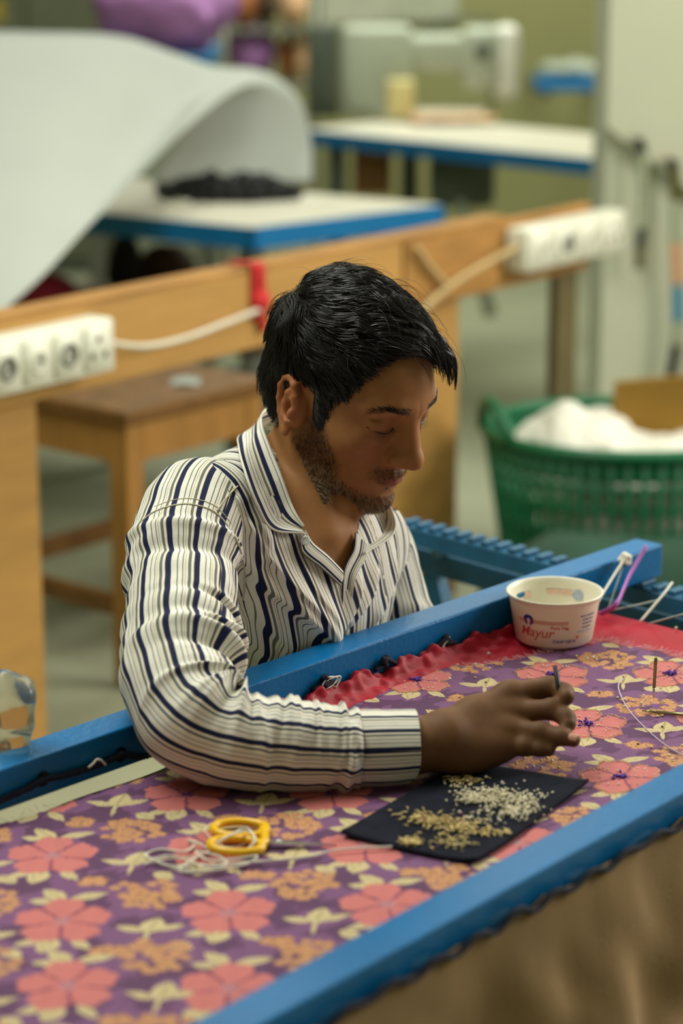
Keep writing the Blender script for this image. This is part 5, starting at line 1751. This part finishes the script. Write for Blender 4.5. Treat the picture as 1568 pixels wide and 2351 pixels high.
Va, Fa = short_hair(wgt, 3200, bdir, 0.0018, 0.0045, 0.00012, 0.00021, 61)
MO('beard', (hw(Va), Fa), M_bdark, per, label='short dark stubble beard and moustache')
low_w = wgt * (0.15 + np.clip((-0.035 - q1[:, 2]) / 0.03, 0, 1)) * (np.abs(q1[:, 0]) > 0.004) * (q1[:, 2] < -0.052)
Va, Fa = short_hair(low_w, 1700, bdir, 0.003, 0.0062, 0.00011, 0.00019, 62, 0.45, 0.6)
MO('grey_whiskers', (hw(Va), Fa), M_bgrey, per, label='pale whiskers along the jaw')
ax1 = np.abs(q1[:, 0])
brow = np.exp(-((q1[:, 2] - np.interp(ax1, [0.012, 0.022, 0.038, 0.056], [0.0455, 0.0495, 0.0515, 0.042])) / 0.0024) ** 2) * np.clip((ax1 - 0.011) / 0.006, 0, 1) * np.clip((0.055 - ax1) / 0.012, 0, 1) * (q1[:, 1] > 0.055)
for sx, nm in ((1, 'right'), (-1, 'left')):
    wb = brow * (q1[:, 0] * sx > 0) + 1e-12
    Va, Fa = short_hair(wb, 230, lambda p: np.stack([sx + 0 * p[:, 0], -0.5 + 0 * p[:, 0], 0.25 + 0 * p[:, 0]], 1), 0.004, 0.008, 0.00013, 0.00022, 63, 0.25, 0.12)
    MO('eyebrow', (hw(Va), Fa), M_hair, per)
    P = smooth_path([(sx * a, b, c) for a, b, c in ((0.0158, 0.0868, 0.0206), (0.024, 0.0893, 0.0166), (0.035, 0.0866, 0.0161), (0.0478, 0.0745, 0.0205))], 40)
    lash = []
    for i in range(1, 39, 2):
        q = P[i]
        o_ = nrm((sx * 0.25 * (i / 39), 0.8, -0.75))
        lash.append(tube([hw(q), hw(q + o_ * 0.003), hw(q + nrm(o_ + np.array([0, .2, .0])) * 0.0072)], [0.00018, 0.00015, 0.00008], 4))
    lash.append(tube(hw(P), 0.0006, 5))
    MO('eyelashes', join(lash), M_hair, per)

# ------------------------------------------------------------------ shirt
def stripe_mat(name, tint=1.0):
    m = bpy.data.materials.new(name)
    m.use_nodes = True
    nt = m.node_tree
    b = nt.nodes['Principled BSDF']
    at = nt.nodes.new('ShaderNodeAttribute')
    at.attribute_name = 'stripe'
    fr_ = nt.nodes.new('ShaderNodeMath')
    fr_.operation = 'FRACT'
    nt.links.new(at.outputs['Fac'], fr_.inputs[0])
    r = nt.nodes.new('ShaderNodeValToRGB')
    cr = r.color_ramp
    cr.interpolation = 'CONSTANT'
    Wt, Nv, Gy, Go, Tn = srgb(236, 233, 222), srgb(28, 36, 72), srgb(116, 116, 108), srgb(192, 160, 96), srgb(40, 48, 72)
    stops = [(0.0, Nv), (0.20, Go), (0.217, Wt), (0.305, Gy), (0.415, Wt), (0.50, Go), (0.518, Wt), (0.585, Tn), (0.610, Wt), (0.76, Gy), (0.797, Wt)]
    while len(cr.elements) > 1:
        cr.elements.remove(cr.elements[-1])
    cr.elements[0].position = 0.0
    cr.elements[0].color = (*stops[0][1], 1)
    for s, c in stops[1:]:
        e = cr.elements.new(s)
        e.color = (*c, 1)
    nt.links.new(fr_.outputs[0], r.inputs[0])
    nt.links.new(r.outputs[0], b.inputs['Base Color'])
    b.inputs['Roughness'].default_value = 0.8
    b.inputs['Specular IOR Level'].default_value = 0.2
    tc = nt.nodes.new('ShaderNodeTexCoord')
    n = nt.nodes.new('ShaderNodeTexNoise')
    n.inputs['Scale'].default_value = 90
    n.inputs['Detail'].default_value = 5
    nt.links.new(tc.outputs['Object'], n.inputs['Vector'])
    bp = nt.nodes.new('ShaderNodeBump')
    bp.inputs['Strength'].default_value = 0.35
    bp.inputs['Distance'].default_value = 0.002
    nt.links.new(n.outputs['Fac'], bp.inputs['Height'])
    nt.links.new(bp.outputs[0], b.inputs['Normal'])
    return m
M_shirt = stripe_mat('striped_cotton')
PER = 0.0300
# torso with drag folds
fold_px = [[(556, 1285), (640, 1390), (742, 1472)], [(600, 1235), (672, 1345), (728, 1440)], [(650, 1330), (700, 1480)], [(562, 1400), (585, 1520)], [(610, 1370), (640, 1510)],
           [(812, 1325), (778, 1400), (752, 1470)], [(858, 1290), (842, 1360), (792, 1440)], [(905, 1265), (888, 1390)], [(880, 1300), (850, 1430)], [(540, 1120), (575, 1210), (590, 1270)], [(490, 1090), (525, 1130)]]
folds = []
for fp in fold_px[9:]:
    folds.append([(*on_torso(u, v, -0.0030), r) for (u, v), r in zip(fp, (0.0055, 0.0080, 0.0085))])
valley = []
for fp in fold_px[9:]:
    valley.append([(*on_torso(u + 18, v - 6, 0.0035), 0.0048) for (u, v) in fp])
def shirt(p):
    d = torso(p)
    for f in folds:
        d = smin(d, chain(p, f, 0.004), 0.0045)
    for f in valley:
        d = ssub(d, chain(p, f, 0.004), 0.007)
    return d + 0.0016 * wave3(p, 81, 60, 2)
lo = np.minimum(SR, SL) - 0.17
hi = np.maximum(SR, SL) + 0.17
lo[2], hi[2] = 0.40, 0.98
Vt, Ft = nets(shirt, lo, hi, 0.0026, 1)
# open the neck and the unbuttoned front
vpoly_px = [(606, 985), (618, 1024), (640, 1086), (668, 1162), (694, 1222), (716, 1246), (752, 1276), (787, 1312), (808, 1268), (816, 1226), (826, 1165), (824, 1100), (760, 1060), (690, 1000)]
vw = np.array([on_torso(u, v) for u, v in vpoly_px])
va = np.stack([(vw - MB) @ rB, vw[:, 2]], 1)
pa = np.stack([(Vt - MB) @ rB, Vt[:, 2]], 1)
cut = in_poly(pa, va) & (((Vt - MB) @ nB) > -0.06)
cut |= neck(Vt) < 0.008
cut |= Vt[:, 2] < 0.42
keep = ~cut[Ft].any(1)
used = np.unique(Ft[keep])
rm = np.full(len(Vt), -1)
rm[used] = np.arange(len(used))
Vt2, Ft2 = Vt[used], rm[Ft[keep]]
# sharp drag folds pulled from the armholes towards the waist
V0 = Vt2.copy()
az = np.stack([(V0 - MB) @ rB, V0[:, 2]], 1)
frontw = np.clip(((V0 - MB) @ nB) / 0.03, 0, 1)
for (pa_, pb_, A, w1, w2) in (((548, 1275), (748, 1482), .0120, .0045, .020), ((585, 1205), (738, 1448), .0085, .0040, .016), ((640, 1320), (722, 1492), .0070, .0040, .014), ((552, 1345), (648, 1510), .0085, .0045, .018),
                              ((545, 1410), (600, 1520), .0060, .0040, .014), ((690, 1290), (752, 1430), .0055, .0035, .012), ((822, 1320), (752, 1474), .0085, -.0040, .015), ((866, 1290), (792, 1450), .0075, -.0040, .014), ((908, 1275), (862, 1432), .0060, -.0040, .013), ((560, 1120), (600, 1250), .0050, .0040, .012)):
    q = [on_torso(u, v) for u, v in (pa_, pb_)]
    p0, p1 = [np.array([(x - MB) @ rB, x[2]]) for x in q]
    t_ = p1 - p0
    Lf = np.linalg.norm(t_)
    t_ /= Lf
    n_ = np.array([-t_[1], t_[0]])
    if n_[1] < 0:
        n_ = -n_
    al = (az - p0) @ t_ / Lf
    dd_ = (az - p0) @ n_ + 0.004 * np.sin(al * 5)
    sgn = 1 if w1 > 0 else -1
    x = np.where(dd_ > 0, dd_ / w2, dd_ / abs(w1))
    win = np.clip((al + 0.10) / 0.25, 0, 1) * np.clip((1.12 - al) / 0.25, 0, 1)
    Vt2 = Vt2 + nB * (A * np.exp(-x * x) * win * frontw)[:, None] + UP * (-0.35 * A * np.exp(-x * x) * win * frontw)[:, None]
sh = MO('shirt', (Vt2, Ft2), M_shirt, per, label='cream cotton shirt with navy, grey and gold stripes')
a_ = (V0 - MB) @ rB
h_ = V0[:, 2] - MB[2]
stripe_t = (0.24 * np.arcsin(np.clip(a_ / 0.24, -0.98, 0.98)) + 0.10 * (h_ + 0.1) * (a_ < 0.06) + 0.0022 * wave3(V0, 83, 40, 2)) / PER
float_attr(sh, stripe_t + 0.3, 'stripe')
# trousers
def trous(p):
    d = ell(p, HIP + UP * 0.0, (0.165, 0.125, 0.115), BM)
    for k, a in zip(KN, AN):
        d = smin(d, cap(p, HIP + (k - HIP) @ rB * rB * 0.75 + nB * 0.02, k, .080, .062), 0.04)
        d = smin(d, cap(p, k, a + UP * 0.03, .060, .052), 0.02)
    d = np.maximum(d, 0.085 - p[:, 2])
    return d + 0.003 * wave3(p, 84, 40, 2)
allp = np.array([HIP, *KN, *AN])
MO('trousers', nets(trous, np.r_[(allp.min(0) - 0.2)[:2], 0.05], np.r_[(allp.max(0) + 0.2)[:2], 0.60], 0.009, 1), mat('trouser_cloth', srgb(58, 60, 66), 0.85, 0.15, 30), per)

# sleeves
def sleeve(name, ctrl, n, nth, up, ridges, per_r, phase, amp=1.0, seed=0, noisew=0.0012):
    C = smooth_path(np.array(ctrl), n)
    P, R = C[:, :3], C[:, 3]
    t, N, B = frames(P, up)
    L = np.concatenate([[0], np.cumsum(np.linalg.norm(np.diff(P, axis=0), axis=1))])
    th = np.arange(nth + 1) * 2 * math.pi / nth
    S_, TH = np.meshgrid(L, th, indexing='ij')
    disp = np.zeros_like(S_)
    shift = np.zeros_like(S_)
    for (s0, w, A, k, phi, psi, pw) in ridges:
        x = (S_ - s0 - k * np.sin(TH - phi)) / w
        win = np.clip(0.5 + 0.5 * np.cos(TH - psi), 0, 1) ** pw
        disp += A * win * np.exp(-x * x)
        shift += 0.35 * A * win * (-2 * x) * np.exp(-x * x)
    Rr = R[:, None] + amp * disp
    dirs = np.cos(TH)[..., None] * N[:, None] + np.sin(TH)[..., None] * B[:, None]
    G = P[:, None] + dirs * Rr[..., None]
    G = G + dirs * (noisew * wave3(G.reshape(-1, 3), 400 + seed, 75, 3)).reshape(S_.shape)[..., None]
    V = G.reshape(-1, 3)
    F = gridF(n, nth + 1)
    st = (TH * per_r + 0.5 * shift + 0.0018 * wave3(V, 420 + seed, 45, 2).reshape(S_.shape)) / PER + phase
    return V, F, st.ravel(), L, (t, N, B), P
def ang_of(fr_, i, d):
    t, N, B = fr_
    return math.atan2(d @ B[i], d @ N[i])
ctrlR = [C4(492, 1150, 2.715, .050), C4(452, 1176, 2.672, .0590), C4(424, 1260, 2.622, .0605), C4(415, 1360, 2.565, .0600), C4(412, 1470, 2.505, .0590), C4(416, 1570, 2.452, .0580),
         C4(446, 1650, 2.416, .0560), C4(520, 1692, 2.404, .0520), C4(620, 1706, 2.408, .0475), C4(720, 1716, 2.414, .0440), C4(785, 1718, 2.418, .0415), C4(822, 1718, 2.420, .0372)]
# one dry run for the length scale, then the folds
_v, _f, _s, Ls_, fR, PR = sleeve('x', ctrlR, 300, 12, -CF, [], 0.052, 0)
Lt = Ls_[-1]
def s_near(u, v):
    pj = (PR - CC)
    uu = 784 + FPX * (pj @ CR) / (pj @ CF)
    vv = 1175.5 - FPX * (pj @ CU) / (pj @ CF)
    i = int(np.argmin((uu - u) ** 2 + (vv - v) ** 2))
    return Ls_[i], i
g = np.random.default_rng(5)
ridg = []
def add_r(u, v, w, A, k, d, pw=1.0, phi_d=None):
    s0, i = s_near(u, v)
    psi = ang_of(fR, i, nrm(d))
    phi = ang_of(fR, i, nrm(phi_d if phi_d is not None else CR))
    ridg.append((s0, w, A, k, phi, psi, pw))
add_r(430, 1265, 0.009, 0.0065, 0.030, -CF + CR * 0.2, 0.7)
add_r(425, 1300, 0.010, -0.005, 0.034, -CF + CR * 0.4, 0.8)
add_r(420, 1420, 0.016, 0.0035, -0.03, -CF + CR, 1.0)
add_r(415, 1500, 0.011, 0.0045, -0.02, -CF + CR, 1.0)
add_r(418, 1530, 0.008, -0.004, -0.022, -CF + CR, 1.0)
add_r(420, 1555, 0.009, 0.005, -0.018, -CF * 0.6 + CR, 1.0)
for i in range(16):
    vv = 1440 + i * 12
    add_r(415, vv, g.uniform(0.004, 0.008), g.uniform(-0.006, 0.009), g.uniform(-0.02, 0.02), CR + CU * 0.1 - CF * 0.2, 2.2)
for i in range(12):
    add_r(440 + i * 12, 1640 + i * 5, g.uniform(0.004, 0.007), g.uniform(-0.006, 0.009), g.uniform(-0.012, 0.012), CU + CR * 0.6 - CF * 0.1, 1.8)
for i in range(34):
    uu = 540 + i * 8.3
    add_r(uu, 1700, g.uniform(0.0022, 0.0050), g.uniform(-0.0030, 0.0036), g.uniform(-0.006, 0.006), CU - CF * 0.15 + CR * g.normal() * 0.1, 2.6)
for i in range(22):
    uu = 480 + i * 15
    add_r(uu, 1705, g.uniform(0.005, 0.012), g.uniform(-0.0034, 0.0042), g.uniform(-0.03, 0.03), -CF + CU * g.normal() * 0.5, 1.0)
for i in range(10):
    add_r(790 + i * 3, 1717, g.uniform(0.004, 0.008), g.uniform(-0.002, 0.004), g.uniform(-0.02, 0.02), -CF * 0.5 + CU * g.normal(), 1.2)
for i in range(12):
    add_r(300 + 150, 1250 + i * 28, g.uniform(0.008, 0.018), g.uniform(-0.004, 0.0045), g.uniform(-0.03, 0.03), -CR + CF * 0.3, 1.0)
Vs, Fsl, st, Ls2, fr2, PR2 = sleeve('sleeve', ctrlR, 420, 200, -CF, ridg, 0.0625, 0.12, 1.0, 1)
sl = MO('sleeve', (Vs, Fsl), M_shirt, sh)
float_attr(sl, st, 'stripe')
# cuff
cuC = [C4(812, 1718, 2.420, .0385), C4(860, 1717, 2.423, .0388), C4(910, 1716, 2.426, .0385), C4(955, 1715, 2.428, .0380)]
Vc, Fc, stc, Lc, frc, PC = sleeve('cuff', cuC, 60, 160, -CF, [], 0.0625, 0.12, 1.0, 2, 0.0006)
GC = Vc.reshape(60, 161, 3)
# slanted lower corner, and an inner face so that the cuff has thickness
dn = np.clip(-(GC - PC[:, None]) @ CU / 0.038, 0, 1) ** 4
for i in range(60):
    f = max(0, (i - 38) / 21.0)
    GC[i] -= (frc[0][i] * (0.012 * f * dn[i])[:, None])
inner = PC[::-1][:, None] + (GC[::-1] - PC[::-1][:, None]) * 0.955
GC2 = np.concatenate([GC, inner[:40]])
cf = MO('cuff', (GC2.reshape(-1, 3), gridF(100, 161)), M_shirt, sh)
st2 = np.concatenate([stc.reshape(60, 161), stc.reshape(60, 161)[::-1][:40]])
float_attr(cf, st2.ravel(), 'stripe')
# seams
M_seam = mat('seam_cotton', srgb(206, 200, 178), 0.85, 0.25, 400, 0.5, 900)
i0 = 64
ringp = Vs.reshape(420, 201, 3)[i0]
cen = PR2[i0]
MO('cuff_seam', tube(np.vstack([GC[1], GC[1][:1]]) , 0.0012, 5, False), M_seam, sh)
# left sleeve going down behind the rail and under the cloth
LW = [(*(SL - rB * 0.012 + UP * 0.012), .046), (*(SL + rB * 0.004 - UP * 0.03), .053), (*(SL - UP * 0.11 + nB * 0.03), .053), (*(SL - UP * 0.20 + nB * 0.065), .051), (*(LEL + nB * 0.02), .050), (*(LEL + nB * 0.10 - rB * 0.05), .046), (*LWR, .040)]
ridL = []
for i in range(26):
    ridL.append((g.uniform(0.03, 0.42), g.uniform(0.006, 0.014), g.uniform(-0.003, 0.004), g.uniform(-0.02, 0.02), g.uniform(0, 6.28), g.uniform(0, 6.28), 1.0))
Vl, Fl, stl, _, _, _ = sleeve('sleeve', LW, 160, 120, -CF, ridL, 0.0625, 0.4, 1.0, 3)
o = MO('sleeve', (Vl, Fl), M_shirt, sh)
float_attr(o, stl, 'stripe')

# armhole seam: where the sleeve cap leaves the shoulder
def arm_ring(i):
    r = Vs.reshape(420, 201, 3)[i]
    return r
def seam_line(px, off, r=0.0016, name='armhole_seam', f=shirt):
    def g_(p):
        return f(p)
    P = smooth_path([on_torso(u, v, off, g_) for u, v in px], 60)
    MO(name, tube(P, r, 6), M_seam, sh)
def both(p):
    d = shirt(p)
    for a, b in zip(ctrlR[:-8], ctrlR[1:-7]):
        d = np.minimum(d, cap(p, a[:3], b[:3], a[3], b[3]))
    return d
from mathutils.bvhtree import BVHTree
_cl = [(Vs, Fsl), (Vt2, Ft2)]
bvh = BVHTree.FromPolygons([Vector(v) for v in np.concatenate([Vs, Vt2])], [tuple(int(i) for i in f) for f in np.concatenate([Fsl, Ft2 + len(Vs)])])
def on_cloth(u, v, off):
    d = nrm(ray(u, v))
    h = bvh.ray_cast(Vector(CC), Vector(d))
    return np.array(h[0]) - d * off if h[0] is not None else on_torso(u, v, off, both)
def stitched(px, name, r, off=0.0004):
    P = smooth_path(px, 90)
    Q = np.array([on_cloth(u, v, off) for u, v in P])
    k = np.ones(5) / 5
    Q[2:-2] = np.stack([np.convolve(Q[:, i], k, 'valid') for i in range(3)], 1)
    MO(name, tube(Q, r, 6), M_seam, sh)
ah = [(322, 1200), (352, 1176), (395, 1161), (440, 1158), (492, 1175), (528, 1215), (552, 1262), (562, 1320), (558, 1378)]
stitched(ah, 'armhole_seam', 0.0013)
stitched([(u + 3, v - 13) for u, v in ah[1:6]], 'armhole_stitching', 0.0006)
stitched([(498, 1172), (520, 1142), (546, 1116)], 'yoke_seam', 0.0010)

# collar
def strip(name, A, B, n, nvv, bulge, phase, th=0.0018, along=False):
    A = smooth_path(A, n)
    B = smooth_path(B, n)
    w = np.linspace(0, 1, nvv)[None, :, None]
    G = A[:, None] * (1 - w) + B[:, None] * w
    nr = np.cross(np.gradient(G, axis=0), np.gradient(G, axis=1))
    nr /= np.linalg.norm(nr, axis=2)[..., None] + 1e-9
    G = G + nr * (bulge * np.sin(np.pi * w))
    VF = slab(G.reshape(-1, 3), n, nvv, th)
    o = MO(name, VF, M_shirt, sh)
    d = np.linalg.norm(B - A, axis=1)
    La = np.concatenate([[0], np.cumsum(np.linalg.norm(np.diff((A + B) / 2, axis=0), axis=1))])
    s1 = (w[0, :, 0][None] * 0.050 + 0 * La[:, None]) if not along else (La[:, None] + 0 * w[0, :, 0][None])
    s1 = (s1 / PER + phase).ravel()
    float_attr(o, np.concatenate([s1, s1]), 'stripe')
    return o
def lift(u, v, off):
    return on_torso(u, v, off, both)
# right collar leaf: inner fold against the neck, outer edge lying on the shirt
foldR = [T(690, 1214, 2.692), T(672, 1162, 2.698), T(645, 1088, 2.715), T(618, 1020, 2.752), T(602, 972, 2.80), T(606, 944, 2.86), T(640, 925, 2.905)]
outR = [T(702, 1222, 2.690), lift(626, 1216, 0.006), lift(590, 1160, 0.009), lift(562, 1085, 0.010), lift(547, 1030, 0.012), T(550, 1000, 2.87), T(600, 985, 2.945)]
outR[0] = T(700, 1224, 2.690)
foldR[0] = T(697, 1206, 2.692)
strip('collar', foldR, outR, 70, 22, -0.004, 0.62)
foldL = [T(640, 925, 2.905), T(720, 940, 2.935), T(790, 1010, 2.94), T(826, 1100, 2.90), T(826, 1165, 2.855), T(812, 1215, 2.805)]
outL = [T(600, 985, 2.945), T(720, 1000, 2.985), T(830, 1060, 2.98), lift(890, 1150, 0.012), lift(905, 1222, 0.010), lift(836, 1272, 0.008)]
strip('collar', foldL, outL, 70, 22, -0.004, 0.15)
# collar stand and the turned-back front edges of the opening
plR = [lift(700, 1218, 0.003), lift(718, 1247, 0.003), lift(752, 1276, 0.003), lift(787, 1312, 0.002)]
plR2 = [lift(690, 1236, 0.005), lift(694, 1270, 0.006), lift(738, 1306, 0.006), lift(780, 1345, 0.004)]
strip('front_placket', plR, plR2, 40, 10, -0.0025, 0.75)
plL = [lift(816, 1222, 0.004), lift(812, 1262, 0.004), lift(790, 1312, 0.003), lift(784, 1400, 0.003), lift(770, 1468, 0.003)]
plL2 = [lift(848, 1250, 0.007), lift(840, 1280, 0.007), lift(815, 1335, 0.006), lift(806, 1410, 0.005), lift(795, 1460, 0.004)]
strip('front_placket', plL, plL2, 60, 10, -0.0025, 0.2)
bt_p = lift(701, 1241, 0.0085)
bn = nrm(CC - bt_p)
bu = nrm(np.cross(UP, bn))
V, F = lathe([(0.0004, 0.0012), (0.0030, 0.0012), (0.0042, 0.0020), (0.0052, 0.0016), (0.0054, 0.0004), (0.0050, -0.0006), (0.0004, -0.0006)], (0, 0, 0), 24)
MO('button', (V @ np.array([bu, np.cross(bn, bu), bn]) + bt_p, F), mat('shirt_button', srgb(226, 230, 226), 0.25, 0.03, 50, spec=0.6), sh, label='small white collar button')

# his stool
make_stool((HIP[0] - nB[0] * 0.0, HIP[1], 0), math.radians(43), 0.32, 0.312, 'low wooden stool under the seated man')

# hook needle in his hand
hk = thing('hook_needle', 'black handled hook needle held upright in the man\'s fingers', 'needle', tuple(Z(1297, 1690, FZ)))
pA, pB, pC = T(1274, 1528, 2.462), T(1292, 1640, 2.452), Z(1299, 1692, FZ + 0.001)
MO('handle', tube([pA, (pA + pB) / 2, pB], [0.0024, 0.0026, 0.0022], 10), M_dark, hk)
MO('needle', tube([pB, pC], [0.0010, 0.0005], 8), M_blade, hk)
